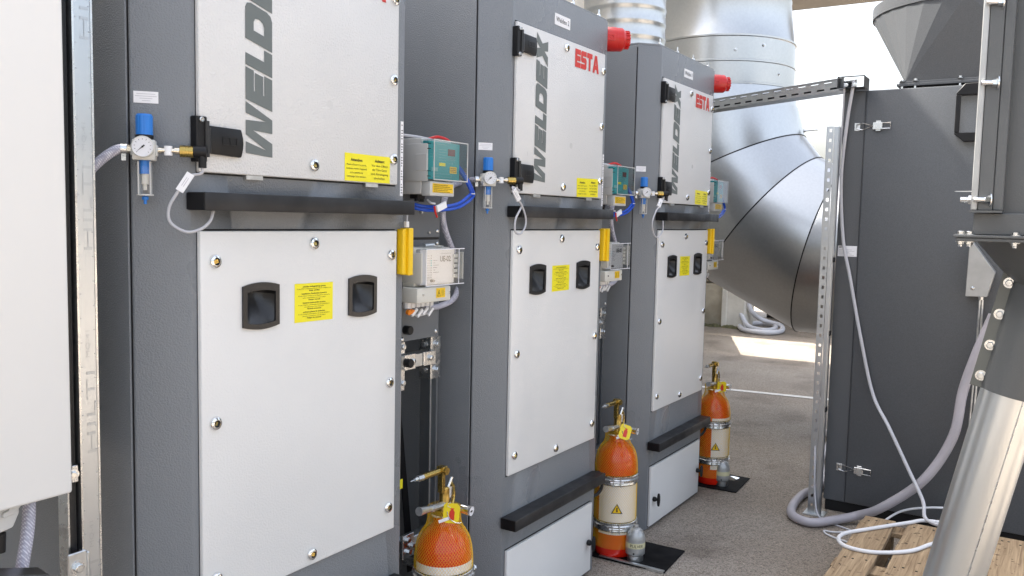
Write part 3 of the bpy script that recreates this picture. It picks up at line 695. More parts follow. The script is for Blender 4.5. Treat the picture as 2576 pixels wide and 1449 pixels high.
g = MB(); g.add([(.905, .21, 1.10), (.920, .21, 1.10), (1.02, .2, .30), (.985, .2, .30), (.905, .214, 1.10), (.920, .214, 1.10), (1.02, .204, .30), (.985, .204, .30)], [(0, 1, 2, 3), (7, 6, 5, 4), (0, 4, 5, 1), (1, 5, 6, 2), (2, 6, 7, 3), (3, 7, 4, 0)]); g.build('band', 'black', bl)
push(row(bl, ['dark flat strap hanging inside the middle strut frame', 'dark flat strap hanging inside the farthest strut frame']), 1.049)

# ================================================================ CONTROL UNITS (teal) AND EXTINGUISHER CONTROLLERS
cu = thing('filter_controller', 'teal-fronted filter controller box beside the largest foreground cabinet', 'control box', (.84, .02, 1.583), 'teal control boxes between cabinets')
g = MB(); g.box(.757, .905, -.018, .066, 1.588, 1.752); g.build('housing', 'box', cu, bevel=.004, seg=2)
g = MB(); g.box(.752, .757, -.045, .045, 1.625, 1.735); g.build('side_latch', 'box', cu, bevel=.003, seg=2)
g = MB(); g.box(.7505, .754, -.045, .000, 1.655, 1.705); g.build('latch_lever', 'box', cu, bevel=.002)
g = MB(); g.box(.760, .880, -.050, -.018, 1.583, 1.626); g.build('terminal_cover', 'box', cu, bevel=.003, seg=2)
g = MB(); g.box(.764, .918, -.040, -.0185, 1.632, 1.744); g.build('front_panel', 'teal', cu, bevel=.001)
g = MB(); g.M = front(0, 0, -.0405); g.m = 0; g.box(.858, .893, 1.706, 1.726, 0, .001)
g.m = 1
for (a, b, c, e) in ((.800, .852, 1.737, 1.7378), (.812, .850, 1.722, 1.7228), (.812, .850, 1.714, 1.7148), (.812, .850, 1.706, 1.7068), (.812, .850, 1.698, 1.6988), (.812, .850, 1.690, 1.6908), (.772, .79, 1.722, 1.7225), (.772, .79, 1.714, 1.7145), (.772, .79, 1.706, 1.7065), (.772, .79, 1.698, 1.6985), (.78, .875, 1.6405, 1.641), (.78, .875, 1.650, 1.6505), (.78, .7806, 1.6405, 1.650), (.8744, .875, 1.6405, 1.650)): g.box(a, b, c, e, 0, .0006)
for x in (.858, .868, .878, .889):
    g.M = front(x, 1.6965, -.0405); g.lathe([(.0042, 0), (.0042, .0006), (.0036, .0006), (.0036, 0)], 14, cap=False)
g.M = front(0, 0, -.0405); g.text('+', .879, 1.680, .007, None, .03, 'c', .0006); g.text('-', .867, 1.681, .007, None, .03, 'c', .0006)
g.box(.778, .808, 1.657, 1.668, 0, .0005); g.m = 2; g.box(.815, .845, 1.6735, 1.683, 0, .0008); g.m = 3; g.box(.868, .902, 1.654, 1.674, 0, .0008)
g.m = 4
for k in range(3): g.box(.871, .899, 1.658+k*.005, 1.6595+k*.005, .0008, .0012)
g.m = 5; g.text('WEKA', .793, 1.6595, .006, .024, .03, 'c', .001) if False else None
g.build('panel_print', ['display', 'teal_line', 'yellow', 'yellow_pl', 'ink', 'teal'], cu)
g = MB(); y0, y1 = -.066, -.019
g.box(.756, .9225, y0, y0+.002, 1.629, 1.747); g.box(.9225, .9245, y0, y1, 1.629, 1.747); g.box(.756, .9225, y0+.0021, y1, 1.7455, 1.7475); g.box(.756, .9225, y0+.0021, y1, 1.6285, 1.6305); g.box(.7545, .756, y0, y1, 1.629, 1.747)
g.build('cover', 'smoke', cu)
g = MB()
for z in (1.629, 1.7445): g.box(.755, .925, -.0675, -.0662, z, z+.003)
for x in (.755, .922): g.box(x, x+.003, -.0675, -.0662, 1.632, 1.7445)
g.build('cover_rim', 'box', cu)
for z in (1.735, 1.72, 1.655, 1.64):
    g = MB(); g.box(.750, .760, -.052, -.046, z-.001, z+.001); g.build('hinge_clip', 'black', cu)
g = MB(); g.M = front(.764, 1.589, -.0502); g.m = 0; g.box(.008, .108, .004, .031, 0, .0006); g.m = 1
for k in range(5): g.text(['ATTENZIONE: Prima di aprire, togliere tensione', 'ACHTUNG: Gerät vor dem Öffnen spannungsfrei schalten', 'ATTENTION: Couper le courant avant ouverture', 'ATENCIÓN: Antes de abrir cortar la corriente', 'CAUTION: Disconnect before opening'][k], .012, .0255-k*.0051, .0026, .07+.02*((k*7) % 3)/2, .02, 'l', .0012)
g.build('warning_strip', ['yellow_pl', 'ink'], cu)
g = MB(); g.box(.79, .825, .02, .05, 1.575, 1.588); g.cyl((.80, .03, 1.588), (.80, .03, 1.568), .008, 10); g.cyl((.82, .03, 1.588), (.82, .03, 1.566), .009, 10); g.build('cable_gland', 'black', cu)
g = MB(); pts = [(.74, .05, 1.762), (.80, .03, 1.760), (.86, .01, 1.754), (.91, -.005, 1.752)]; g.tube(spline(pts), .004, 8); g.build('top_cable', 'cable', cu)
g = MB(); g.tube(spline([(.84, .02, 1.757), (.865, .005, 1.765), (.895, -.005, 1.760), (.905, -.012, 1.752)]), .0045, 8); g.build('red_clip', 'red', cu)
push(row(cu, ['teal-fronted filter controller box beside the middle cabinet', 'teal-fronted filter controller box beside the farthest cabinet, mostly hidden']), 1.058)
tg = thing('cable_tag', 'white cable tag on a red tie below the nearest teal controller', 'tag', (.83, -.03, 1.55), 'white tags below teal controllers')
g = MB(); g.M = frame((.822, -.045, 1.552), x=(.86, 0, .30), z=(0, -1, 0)); g.box(-.024, .024, -.010, .010, -.004, .004); g.build('sleeve', 'tag_white', tg, bevel=.001)
g = MB(); g.tube([(.783, -.05, 1.553), (.787, -.05, 1.536), (.796, -.05, 1.520)], .003, 8); g.build('tie', 'red', tg)
g = MB(); g.tube(spline([(.80, -.04, 1.560), (.79, -.03, 1.563), (.80, -.01, 1.572)]), .003, 8); g.build('cord', 'cable_white', tg)
push(row(tg, ['white cable tag on a red tie below the middle teal controller']), 1.058)
bh = thing('blue_air_lines', 'pair of blue air lines looping beside the nearest teal controller', 'hose', (.9, .05, 1.55), 'blue air line loops between cabinets')
for dz in (0, .011):
    pts = [(.955, .03, 1.72), (.985-dz, .005, 1.675), (1.018-dz, .0, 1.642), (1.052-dz, 0, 1.602), (1.040-dz, 0, 1.582+dz), (.985-dz*.5, 0, 1.557+dz), (.915, .0, 1.545+dz), (.83, .02, 1.541+dz), (.80, .06, 1.55+dz)]
    MB().tube(spline(pts), .0052, 10).build('hose', 'blue_hose', bh)
g = MB(); g.M = frame((1.044, .0, 1.598), x=(1, 0, 0), z=(.2, 0, 1)); g.torus(.0095, .0015, 14, 5); g.build('cable_tie', 'tag_white', bh)
push(row(bh, ['pair of blue air lines looping beside the middle teal controller', 'pair of blue air lines looping beside the farthest teal controller']), 1.045)

ue = thing('extinguisher_controller', 'grey extinguisher control box marked UE-02 beside the largest foreground cabinet', 'control box', (.83, .02, 1.266), 'UE-02 control boxes between cabinets')
g = MB(); g.box(.738, .915, -.012, .066, 1.312, 1.428); g.build('housing', 'box_cream', ue, bevel=.004, seg=2)
g = MB(); g.box(.715, .878, -.044, .0655, 1.266, 1.3115); g.build('terminal_cover', 'box_cream', ue, bevel=.004, seg=2)
g = MB(); g.box(.730, .7375, -.046, .035, 1.324, 1.414); g.build('side_flap', 'box_cream', ue, bevel=.003, seg=2)
g = MB(); g.box(.745, .912, -.030, -.0125, 1.318, 1.424); g.build('front_panel', 'panel', ue, bevel=.001)
g = MB(); g.M = front(0, 0, -.0303); g.m = 0; g.text('UE-02', .866, 1.386, .0165, .054, .03, 'c', .0006)
g.text('Löschanlagensteuerung', .868, 1.409, .0036, .052, 0, 'c', .0006)
for k in range(11):
    g.box(.772, .790, 1.404-k*.0072, 1.4046-k*.0072, 0, .0005)
    g.M = front(.7955, 1.4043-k*.0072, -.0303); g.lathe([(.0016, 0), (.0016, .001)], 8); g.M = front(0, 0, -.0303)
    if 1 < k < 8: g.box(.806, .806+.010+.009*((k*5) % 3), 1.4037-k*.0072, 1.4050-k*.0072, 0, .0005)
g.box(.772, .828, 1.336, 1.3363, 0, .0005); g.m = 1
for k, c in ((2, 1), (3, 1), (4, 1)):
    g.M = front(.7955, 1.4043-k*.0072, -.0303); g.lathe([(.0024, 0), (.0024, .0014)], 10)
g.m = 0; g.M = front(.7965, 1.3295, -.0303); g.lathe([(.0048, 0), (.0042, .012)], 12)
g.build('panel_print', ['ink', 'teal'], ue)
g = MB(); y0, y1 = -.0545, -.0125
g.box(.740, .9285, y0, y0+.002, 1.316, 1.426); g.box(.9285, .9305, y0, y1, 1.316, 1.426); g.box(.740, .9285, y0+.0021, y1, 1.4245, 1.4265); g.box(.740, .9285, y0+.0021, y1, 1.3155, 1.3175); g.build('cover', 'glass', ue)
g = MB()
for z in (1.3157, 1.4237): g.box(.740, .9305, -.0560, -.0548, z, z+.0026)
for x in (.740, .9015): g.box(x, x+.0022, -.0560, -.0548, 1.3183, 1.4237)
g.build('cover_rim', 'dial', ue)
g = MB(); g.box(.9300, .9345, -.050, -.022, 1.330, 1.414); g.build('cover_grip', 'box_cream', ue, bevel=.001)
for k in range(5):
    g = MB(); g.box(.904, .926, -.034, -.0305, 1.334+k*.0155, 1.345+k*.0155); g.build('terminal_slot', 'box_cream', ue, bevel=.001)
g = MB(); g.M = front(.774, 1.270, -.0446); g.m = 0; g.box(.030, .074, .008, .037, 0, .0006); g.m = 1
g.add([(.034, .012, .0012), (.052, .012, .0012), (.043, .032, .0012)], [(0, 1, 2)]); g.m = 0; g.add([(.0362, .0135, .0018), (.0498, .0135, .0018), (.043, .0288, .0018)], [(0, 1, 2)]); g.m = 1
g.add([(.0442, .0265, .0024), (.0405, .0205, .0024), (.0432, .0205, .0024), (.0420, .0150, .0024), (.0456, .0218, .0024), (.0430, .0218, .0024)], [(0, 1, 2, 5), (2, 3, 4, 5)])
for k in range(5): g.box(.055, .067+.003*(k % 2), .0140+k*.0038, .0148+k*.0038, .0006, .0011)
g.build('voltage_sticker', ['yellow_pl', 'ink'], ue)
for x in (.742, .871):
    g = MB(); g.M = front(x, 1.291, -.044); g.lathe([(.0042, 0), (.0036, .0018), (.0001, .0022)], 10); g.build('cover_screw', 'steel', ue)
g = MB(); g.M = frame((.7149, .045, 1.318), x=(0, -1, 0), y=(0, 0, 1)); g.m = 0; g.box(-.03, .035, -.012, .010, 0, .0008); g.m = 1
for k in range(3): g.box(-.024, .026, -.008+k*.006, -.0062+k*.006, .0008, .0012)
g.build('type_plate', ['galv_dull', 'ink'], ue)
for k in range(6):
    g = MB(); x = .735+k*.0225; g.cyl((x, .01, 1.2665), (x, .01, 1.248), .0092 if k else .0115, 8); g.build('cable_gland', 'tag_white', ue)
for k in range(2):
    g = MB(); x = .728+.016*k; g.cyl((x, .004, 1.238), (x, -.006, 1.236), .008, 10); g.build('seal_plug', 'orange_pl', ue)
random.seed(3)
for k in range(4):
    g = MB(); g.M = frame((.752+k*.026, -.004, 1.235-.004*(k % 2)), x=(.75, 0, .55+.1*(k % 2)), z=(0, -1, 0)); g.box(-.016, .016, -.0045, .0045, -.003, .003); g.build('wire_tag', 'tag_white', ue, bevel=.0008)
g = MB(); g.tube(spline([(.75, .01, 1.249), (.765, .01, 1.228), (.80, .012, 1.222), (.84, .012, 1.228), (.845, .01, 1.249)]), .0038, 8); g.build('wire_loop', 'cable_white', ue)
push(row(ue, ['grey extinguisher control box marked UE-02 beside the middle cabinet', 'grey extinguisher control box beside the farthest cabinet, mostly hidden']), 1.058)
ky = thing('square_key', 'grey double-bit key lying on the nearest UE-02 box', 'key', (.85, -.005, 1.4285))
g = MB(); g.cyl((.795, -.004, 1.4345), (.840, -.004, 1.4365), .0058, 10); g.build('shaft', 'galv_dull', ky)
g = MB(); g.M = frame((.862, -.004, 1.432), x=(1, 0, -.06), z=(0, 0, 1)); g.lathe([(.003, -.002), (.012, -.0015), (.012, .0015), (.003, .002)], 16); g.box(-.024, .024, -.004, .004, -.0018, .0018); g.build('bow', 'galv_dull', ky); push([ky], 1.058)
yb = thing('warning_light_block', 'yellow plastic block on the edge of the largest foreground cabinet', 'warning block', (XR-.01, 0, 1.353), 'yellow blocks on cabinet edges')
g = MB(); g.box(XR-.027, XR-.010, -.013, FY-.0005, 1.352, 1.484); g.build('block', 'yellow_pl', yb, bevel=.002)
g = MB(); g.box(XR-.0099, XR+.010, -.022, .018, 1.349, 1.487); g.build('cover', 'yellow_pl', yb, bevel=.002)
row(yb, ['yellow plastic block on the edge of the middle cabinet', 'yellow plastic block on the edge of the farthest cabinet'])
wt = thing('wire_clip', 'small translucent clip and wire above the nearest yellow block', 'clip', (XR+.01, .0, 1.49))
g = MB(); g.tube([(XR+.004, -.002, 1.525), (XR+.002, -.002, 1.505)], .003, 6); g.build('wire', 'cable', wt)
g = MB(); g.box(XR-.004, XR+.009, -.006, .004, 1.489, 1.506); g.build('clip', 'tag_white', wt, bevel=.001)

# ================================================================ NET-WRAPPED CYLINDERS
BX, BY = .950, .022
cyl = thing('powder_cylinder', 'yellow-netted orange extinguisher cylinder nearest the camera, cut off by the picture bottom', 'cylinder', (BX, BY, 0), 'netted extinguisher cylinders')
T = Matrix.Translation((BX, BY, 0))
prof = [(.062, .006), (.085, .010), (.093, .028), (.093, .360), (.0925, .415), (.089, .445), (.082, .472), (.070, .494), (.054, .511), (.041, .522), (.036, .530), (.036, .555)]
def prad(z):
    for (r0, z0), (r1, z1) in zip(prof, prof[1:]):
        if z0 <= z <= z1: return r0+(r1-r0)*(z-z0)/(z1-z0)
    return prof[-1][0]
g = MB(); g.M = T; g.lathe(prof, 40); g.build('vessel', 'orange', cyl, sharp=50)
g = MB(); g.M = T; g.lathe([(.0938, .125), (.0938, .345)], 30, False, R(-205), R(-62)); g.build('paper_label', 'tag_white', cyl)
g = MB(); a = R(-150); g.M = T @ Matrix.Translation((.0952*math.cos(a), .0952*math.sin(a), .235)) @ frame((0, 0, 0), x=(-math.sin(a), math.cos(a), 0), y=(0, 0, 1)); g.m = 0
g.add([(-.026, -.020, 0), (.026, -.020, 0), (0, .026, 0)], [(0, 1, 2)]); g.m = 1; g.add([(-.019, -.016, .0006), (.019, -.016, .0006), (0, .018, .0006)], [(0, 1, 2)]); g.m = 0; g.add([(-.004, -.012, .0012), (.004, -.012, .0012), (.003, .008, .0012), (-.003, .008, .0012)], [(0, 1, 2, 3)]); g.build('hazard_sign', ['ink', 'yellow_pl'], cyl)
NR = [(0, .0965), (.40, .0965), (.42, .0958), (.45, .0925), (.475, .0865), (.490, .080), (.505, .0700), (.518, .0612), (.530, .0565), (.545, .0545), (.6, .0545)]
def nrad(z):
    for (z0, r0), (z1, r1) in zip(NR, NR[1:]):
        if z0 <= z <= z1: return r0+(r1-r0)*(z-z0)/(z1-z0)
g = MB(); g.M = T; NS, H0, H1, SG = 58, .05, .582, 66; turn = 4.4
for sgn in (1, -1):
    for i in range(NS):
        pts = []
        for k in range(SG+1):
            z = H0+(H1-H0)*k/SG; a = 2*math.pi*i/NS+sgn*turn*k/SG; r = nrad(z); pts.append((r*math.cos(a), r*math.sin(a), z))
        g.tube(pts, .00050, 3, False)
o = g.build('net', 'net', cyl); o['kind'] = 'stuff'
for z in (.150, .362):
    g = MB(); g.M = T; g.lathe([(.0965, z-.020), (.101, z-.018), (.099, z-.008), (.1035, z-.004), (.1035, z+.004), (.099, z+.008), (.101, z+.018), (.0965, z+.020)], 44, False); g.build('clamp_band', 'steel', cyl)
    g = MB(); g.M = T; g.lathe([(.0964, z-.023), (.0964, z+.023)], 40, False); g.build('clamp_lining', 'black', cyl)
    g = MB(); a = R(-152); c, s_ = math.cos(a), math.sin(a); g.M = T @ Matrix.Translation((.098*c, .098*s_, z)) @ frame((0, 0, 0), x=(-s_, c, 0), z=(c, s_, 0))
    g.box(-.018, -.014, -.018, .018, 0, .028); g.box(.014, .018, -.018, .018, 0, .028); g.cyl((-.03, 0, .018), (.03, 0, .018), .004, 8); g.build('clamp_lug', 'steel', cyl, bevel=.0008)
    g = MB(); a = R(-38); c, s_ = math.cos(a), math.sin(a); bolt(g, (BX+.103*c, BY+.103*s_, z), (c, s_, 0), .009, .008); g.build('clamp_bolt', 'steel', cyl)
    g = MB(); g.M = Matrix(); g.box(BX-.012, BX+.012, BY+.095, .185, z-.012, z+.012); g.build('clamp_foot', 'steel', cyl)
# valve group
vz = .556
g = MB(); g.M = T; g.lathe([(.040, vz), (.040, vz+.006), (.024, vz+.010), (.022, vz+.030), (.017, vz+.040), (.017, vz+.085), (.012, vz+.090)], 18); g.build('valve', 'bronze', cyl)
g = MB(); g.M = T; g.lathe([(.042, vz-.004), (.044, vz), (.040, vz+.003)], 24); g.build('neck_ring', 'steel', cyl)
g = MB(); g.M = T; g.prism([(-.026, -.010), (-.010, -.010), (-.010, .010), (-.026, .010)], vz+.075, vz+.135); g.cyl((-.016, 0, vz+.148), (-.115, 0, vz+.150), .0105, 14); g.box(-.028, -.004, -.014, .014, vz+.133, vz+.162); g.build('release_arm', 'brass', cyl, bevel=.001)
g = MB(); g.M = T; g.cyl((-.016, -.014, vz+.148), (-.016, -.022, vz+.148), .0125, 12); g.build('end_plug', 'brass', cyl)
g = MB(); g.M = T; g.cyl((-.115, 0, vz+.150), (-.140, 0, vz+.151), .010, 6); g.cyl((-.140, 0, vz+.151), (-.155, 0, vz+.151), .006, 10); g.cyl((-.155, 0, vz+.151), (-.175, 0, vz+.151), .0018, 6); g.build('hose_nipple', 'steel', cyl)
g = MB(); g.M = T; g.cyl((.010, -.006, vz+.085), (.026, -.010, vz+.118), .0055, 10); g.cyl((.012, -.006, vz+.055), (.014, -.006, vz+.090), .0125, 12); g.build('safety_pin', 'steel', cyl)
g = MB(); g.M = T; g.tube(spline([(.018, -.012, vz+.10), (.030, -.012, vz+.085), (.034, -.012, vz+.055), (.024, -.014, vz+.03)]), .006, 8); g.build('actuator', 'brass', cyl)
g = MB(); g.M = T; g.cyl((-.014, -.006, vz+.035), (-.070, -.010, vz+.040), .0105, 8); g.cyl((-.070, -.010, vz+.040), (-.085, -.011, vz+.043), .0125, 6); g.cyl((-.085, -.011, vz+.043), (-.150, -.014, vz+.052), .0095, 12, .014); g.build('side_outlet', 'galv_dull', cyl)
gdir = Vector((.10, -.985, -.08)).normalized(); g0 = Vector((.032, -.048, vz+.018))
g = MB(); g.M = T; g.cyl((.01, -.01, vz+.026), g0, .005, 8); g.cyl(g0, g0+gdir*.030, .0155, 20); g.build('gauge_case', 'chrome', cyl)
g = MB(); g.M = T @ axis_frame(g0+gdir*.030, gdir); g.m = 0; g.lathe([(.0155, 0), (.018, .001), (.018, .007), (.016, .008), (.0158, .006)], 24, cap=False); g.m = 1; g.lathe([(.0159, .0062), (.0001, .0062)], 24, cap=False); g.m = 2; g.box(-.012, .004, -.001, .001, .0064, .0068); g.lathe([(.004, .0064), (.004, .0075)], 10); g.build('gauge_dial', ['glass', 'dial', 'ink'], cyl)
tf = frame((-.034, -.054, vz+.022), x=(.60, -.80, -.06), y=(0, -.08, 1)); g = MB(); g.M = T @ tf; g.m = 0
W_, H_, c_ = .026, .033, .010
g.prism([(-W_/1+c_*.0, -H_+c_), (-W_+c_, -H_), (W_-c_, -H_), (W_, -H_+c_), (W_, H_-c_), (W_-c_, H_), (-W_+c_*.6, H_), (-W_, H_-c_*.6)], 0, .0015); g.m = 1
ex = [(x*.85, y*.85) for x, y in [(-.008, -.026), (.012, -.026), (.012, .006), (.008, .012), (.006, .016), (.010, .018), (.010, .020), (-.006, .020), (-.006, .018), (-.002, .016), (-.004, .012), (-.008, .006)]]
g.add([(x, y, .0021) for x, y in ex], [tuple(range(len(ex)))]); g.m = 2; g.M = T @ tf @ Matrix.Translation((-.004, .028, .001)); g.tube([(.0, .008, .003), (-.008, .006, .004), (-.010, -.004, .004), (0, -.008, .003)], .0012, 6)
g.build('hang_tag', ['yellow_tag', 'red_print', 'steel'], cyl)
g = MB(); g.M = T @ tf; g.M = g.M @ Matrix.Translation((-.022, -.022, .004)) @ Matrix.Rotation(R(24), 4, 'Z'); g.box(-.018, .016, -.005, .005, 0, .002); g.build('seal_tag', 'tag_white', cyl)
g = MB(); g.M = T @ tf; g.tube(spline([(-.014, .006, .004), (-.008, -.012, .005), (.006, -.024, .006), (.022, -.030, .005), (.034, -.030, .0)]), .0014, 5); g.build('seal_chain', 'steel', cyl)
cyls = row(cyl, ['whole yellow-netted orange extinguisher cylinder standing between middle and farthest cabinets', 'farthest netted orange extinguisher cylinder right of the last cabinet'])
for c, (z0, z1, a0, a1) in zip(cyls, ((.10, .412, -215, -58), None or (.115, .345, -205, -72), (.10, .40, -165, -40))):
    l = [q for q in kids(c) if q.name.startswith('paper_label')][0]
    g = MB(); g.M = T; g.lathe([(prad(z0+(z1-z0)*k/6)+.0008, z0+(z1-z0)*k/6) for k in range(7)], 30, False, R(a0), R(a1)); q = g.build('tmp', 'tag_white', cyl); l.data = q.data; bpy.data.objects.remove(q); l.data.name = 'paper_label'
for c, dg in zip(cyls, (0, 24, -12)):
    for q in kids(c):
        if q.name.startswith(('hang_tag',)): twist(q, dg)
# red / orange drip: yellow note on the frame at the nearest cylinder
yn = MB(); yn.box(.900, .942, .192, .194, .610, .642); single(yn, 'cable_note', 'yellow', 'small yellow label behind the nearest cylinder valve', 'label', (.92, .193, .61))
ring = MB(); ring.M = frame((.742, .0, .395), x=(1, 0, 0), z=(.3, -1, 0)); ring.torus(.045, .006, 26, 8)
rg = single(ring, 'hose_ring', 'black', 'dark hose ring beside the lower bar of the middle cabinet', 'hose', (P+.742, 0, .35), 'dark hose rings beside the bars') if False else None
for k, nm in ((1, 'middle'), (2, 'farthest')):
    g = MB(); d = Vector((P*k, 0, 0)); g.tube([d+Vector(q) for q in spline([(.715, .03, .43), (.75, .01, .425), (.775, .005, .39), (.768, .008, .345), (.735, .02, .325), (.705, .035, .33)])], .007, 8)
    single(g, 'black_hose', 'black', 'dark hose bend below the lower bar of the %s cabinet' % nm, 'hose', (P*k+.74, .0, .33), 'dark hose bends')

# ---- small silver bottles on black mats
for k, (x, y, nm, txt, mc) in enumerate(((2.215, -.100, 'silver powder bottle with taped PULVER label by the middle cabinet', 'PULVER', (2.155, 2.445)), (3.515, -.055, 'silver powder bottle with blank tape by the farthest cabinet', None, (3.43, 3.745)))):
    b = thing('powder_bottle', nm, 'bottle', (x, y, .0075), 'silver powder bottles'); g = MB(); g.M = Matrix.Translation((x, y, .008))
    g.lathe([(.036, 0), (.036, .026), (.0385, .028)], 28); g.build('foot', 'galv_dull', b)
    g = MB(); g.M = Matrix.Translation((x, y, .008)); g.lathe([(.037, .0255), (.0425, .032), (.0430, .045), (.0430, .098), (.040, .116), (.033, .132), (.022, .143), (.012, .147)], 32); g.build('vessel', 'silver', b, sharp=50)
    g = MB(); g.M = Matrix.Translation((x, y, .154)); g.lathe([(.0125, 0), (.0125, .012), (.011, .014)], 6); g.build('cap', 'silver', b)
    g = MB(); g.M = Matrix.Translation((x, y, 0)); a0, a1 = R(-260), R(-15); g.m = 0; g.lathe([(.0436, .070), (.0436, .094)], 26, False, a0, a1)
    if txt:
        g.m = 1; sub = MB(); sub.text(txt, 0, 0, .013, .060, .0, 'c'); mid = R(-147)
        vv = [(.0442*math.cos(mid+p[0]/.0436), .0442*math.sin(mid+p[0]/.0436), .076+p[1]) for p in sub.v]; g.add(vv, sub.f)
    g.build('tape', ['tape', 'ink'], b)
    g = MB(); a = R(-165); g.M = Matrix.Translation((x, y, .048)) @ axis_frame((.043*math.cos(a), .043*math.sin(a), 0), (math.cos(a), math.sin(a), 0)); g.lathe([(.004, -.002), (.004, .0008), (.0001, .0008)], 10); g.build('vent_hole', 'black', b)
    mt = MB(); y0 = -.262 if k == 0 else -.165
    mt.add([(mc[0], y0-.003, .003), (mc[1], y0+.015, .003), (mc[1]-.01, .30, .003), (mc[0]-.02, .30, .003), (mc[0], y0-.003, .0075), (mc[1], y0+.015, .0075), (mc[1]-.01, .30, .0075), (mc[0]-.02, .30, .0075)], [(3, 2, 1, 0), (4, 5, 6, 7), (0, 1, 5, 4), (1, 2, 6, 5), (2, 3, 7, 6), (3, 0, 4, 7)])
    single(mt, 'rubber_mat', 'mat', 'black rubber mat under the %s silver bottle' % ('labelled' if k == 0 else 'blank-taped'), 'mat', ((mc[0]+mc[1])/2, 0, .003), 'black mats on the asphalt')
tg_ = MB(); tg_.box(2.152, 2.168, -.262, .05, .0005, .0135); single(tg_, 'edge_strip', 'galv_dull', 'bare metal strip along the near edge of the front black mat', 'strip', (2.16, -.1, 0), bevel=.001)
g = MB(); g.M = Matrix.Translation((3.66, -.08, .0078)); g.add([(-.03, -.01, 0), (.05, -.02, 0), (.06, .01, .002), (.0, .03, .014), (-.04, .02, .003)], [(0, 1, 3), (1, 2, 3), (0, 3, 4)]); single(g, 'crumpled_foil', 'chrome', 'crumpled shiny scrap lying on the far black mat', 'scrap', (3.66, -.08, .0078))

# ---- red alarm sounders
hn = thing('alarm_sounder', 'red alarm sounder high on the middle cabinet, in front of the ribbed duct', 'alarm sounder', (P+XR+.045, .05, 2.28), 'red alarm sounders')
nR = Vector((.655, -.755, 0)); hb = Vector((P+XR+.042, .050, 2.281))
fh = axis_frame(hb, nR)
g = MB(); g.M = fh; g.lathe([(.049, .0), (.049, .012), (.050, .014), (.0495, .050)], 32); g.build('base', 'red', hn)
g = MB(); g.M = fh; g.lathe([(.0485, .0505), (.0480, .075), (.040, .086), (.037, .0865)], 32); g.build('horn_body', 'red', hn)
g = MB(); g.M = fh; g.lathe([(.0345, .0860), (.0335, .104), (.029, .108), (.0001, .1085)], 28, cap=False); g.build('grille_core', 'red', hn)
for i in range(16):
    a = 2*math.pi*i/16; g = MB(); g.M = fh @ Matrix.Rotation(a, 4, 'Z'); g.box(.0345, .0385, -.0025, .0025, .086, .106); g.build('grille_rib', 'red', hn)
g = MB(); g.M = fh @ Matrix.Rotation(R(180), 4, 'Z') @ frame((.0485, 0, .022), x=(0, 1, 0), z=(1, 0, 0)); g.box(-.014, .014, -.020, .014, -.004, .003); g.lathe([(.0085, .003), (.0085, .005), (.006, .005), (.006, .0035), (.0001, .0035)], 16); g.build('cable_boss', 'red', hn, bevel=.001)
copy_thing(hn, (P, 0, 0), 'red alarm sounder high on the farthest cabinet, in front of the smooth duct')

# ================================================================ DUCTS
def ribbed(x, y, z0, z1, r, label, nm):
    d = thing('ribbed_duct', label, 'duct', (x, y, z0), 'ribbed ducts on the cabinets'); pr_ = []; z = z0+.02
    pr_.append((r, z0+.012))
    while z < z1:
        pr_ += [(r, z), (r+.0032, z+.010), (r+.0032, z+.016), (r, z+.028), (r-.001, z+.062)]; z += .075
    g = MB(); g.M = Matrix.Translation((x, y, 0)); g.lathe(pr_, 56, False); g.build('pipe', 'galv', d, sharp=60)
    g = MB(); g.M = Matrix.Translation((x, y, 0)); g.lathe([(r+.004, z0), (r+.045, z0), (r+.045, z0+.006), (r+.004, z0+.006), (r+.004, z0+.03)], 48, False); g.build('flange', 'galv', d)
    for i in range(12):
        a = 2*math.pi*i/12; g = MB(); bolt(g, (x+(r+.028)*math.cos(a), y+(r+.028)*math.sin(a), z0+.006), (0, 0, 1), .008, .012); g.build('flange_bolt', 'steel', d)
ribbed(2*P+.345, .385, 2.352, 4.1, .215, 'shiny ribbed vertical duct rising from the farthest cabinet', 3)
ribbed(P+.345, .385, 2.352, 4.1, .215, 'ribbed vertical duct rising from the middle cabinet, at the picture top', 2)
# large smooth duct with gored elbow in the plane x = DX
DX, EY, EZ, RB = 5.3, -.419, 2.389, 1.10
dk = thing('main_duct', 'huge smooth galvanised duct with segmented elbow behind the farthest cabinet', 'duct', (DX, EY+RB, 0))
YC = EY+RB
def ring_profile(zs, name):
    g = MB(); g.M = Matrix.Translation((DX, YC, 0)); g.lathe(zs, 72, False); g.build(name, 'galv', dk, sharp=40)
ring_profile([(.505, 4.28), (.507, 3.18)], 'upper_pipe')
ring_profile([(.512, 3.185), (.512, 3.172), (.509, 3.165), (.545, 2.87), (.55, 2.86)], 'reducer')
ring_profile([(.560, 2.862), (.560, 2.850), (.552, 2.845), (.552, 2.690), (.560, 2.686), (.560, 2.674), (.553, 2.670)], 'collar')
ring_profile([(.556, 2.669), (.556, 2.530), (.564, 2.526), (.564, 2.514)], 'collar')
ring_profile([(.560, 2.513), (.575, 2.44), (.585, 2.389)], 'elbow_start')
def ellring(ang, r):                              # section ring of the elbow at bend angle ang (mitred)
    c, s_ = math.cos(ang), math.sin(ang); v = []
    for i in range(72):
        t = 2*math.pi*i/72; rad = RB+r*math.cos(t)*1.0; v.append((DX+r*math.sin(t), EY+rad*c, EZ-rad*s_))
    return v
angs = [0, 25.3, 50.9, 76.4, 102]; rad_ = [.590, .602, .608, .61, .61]
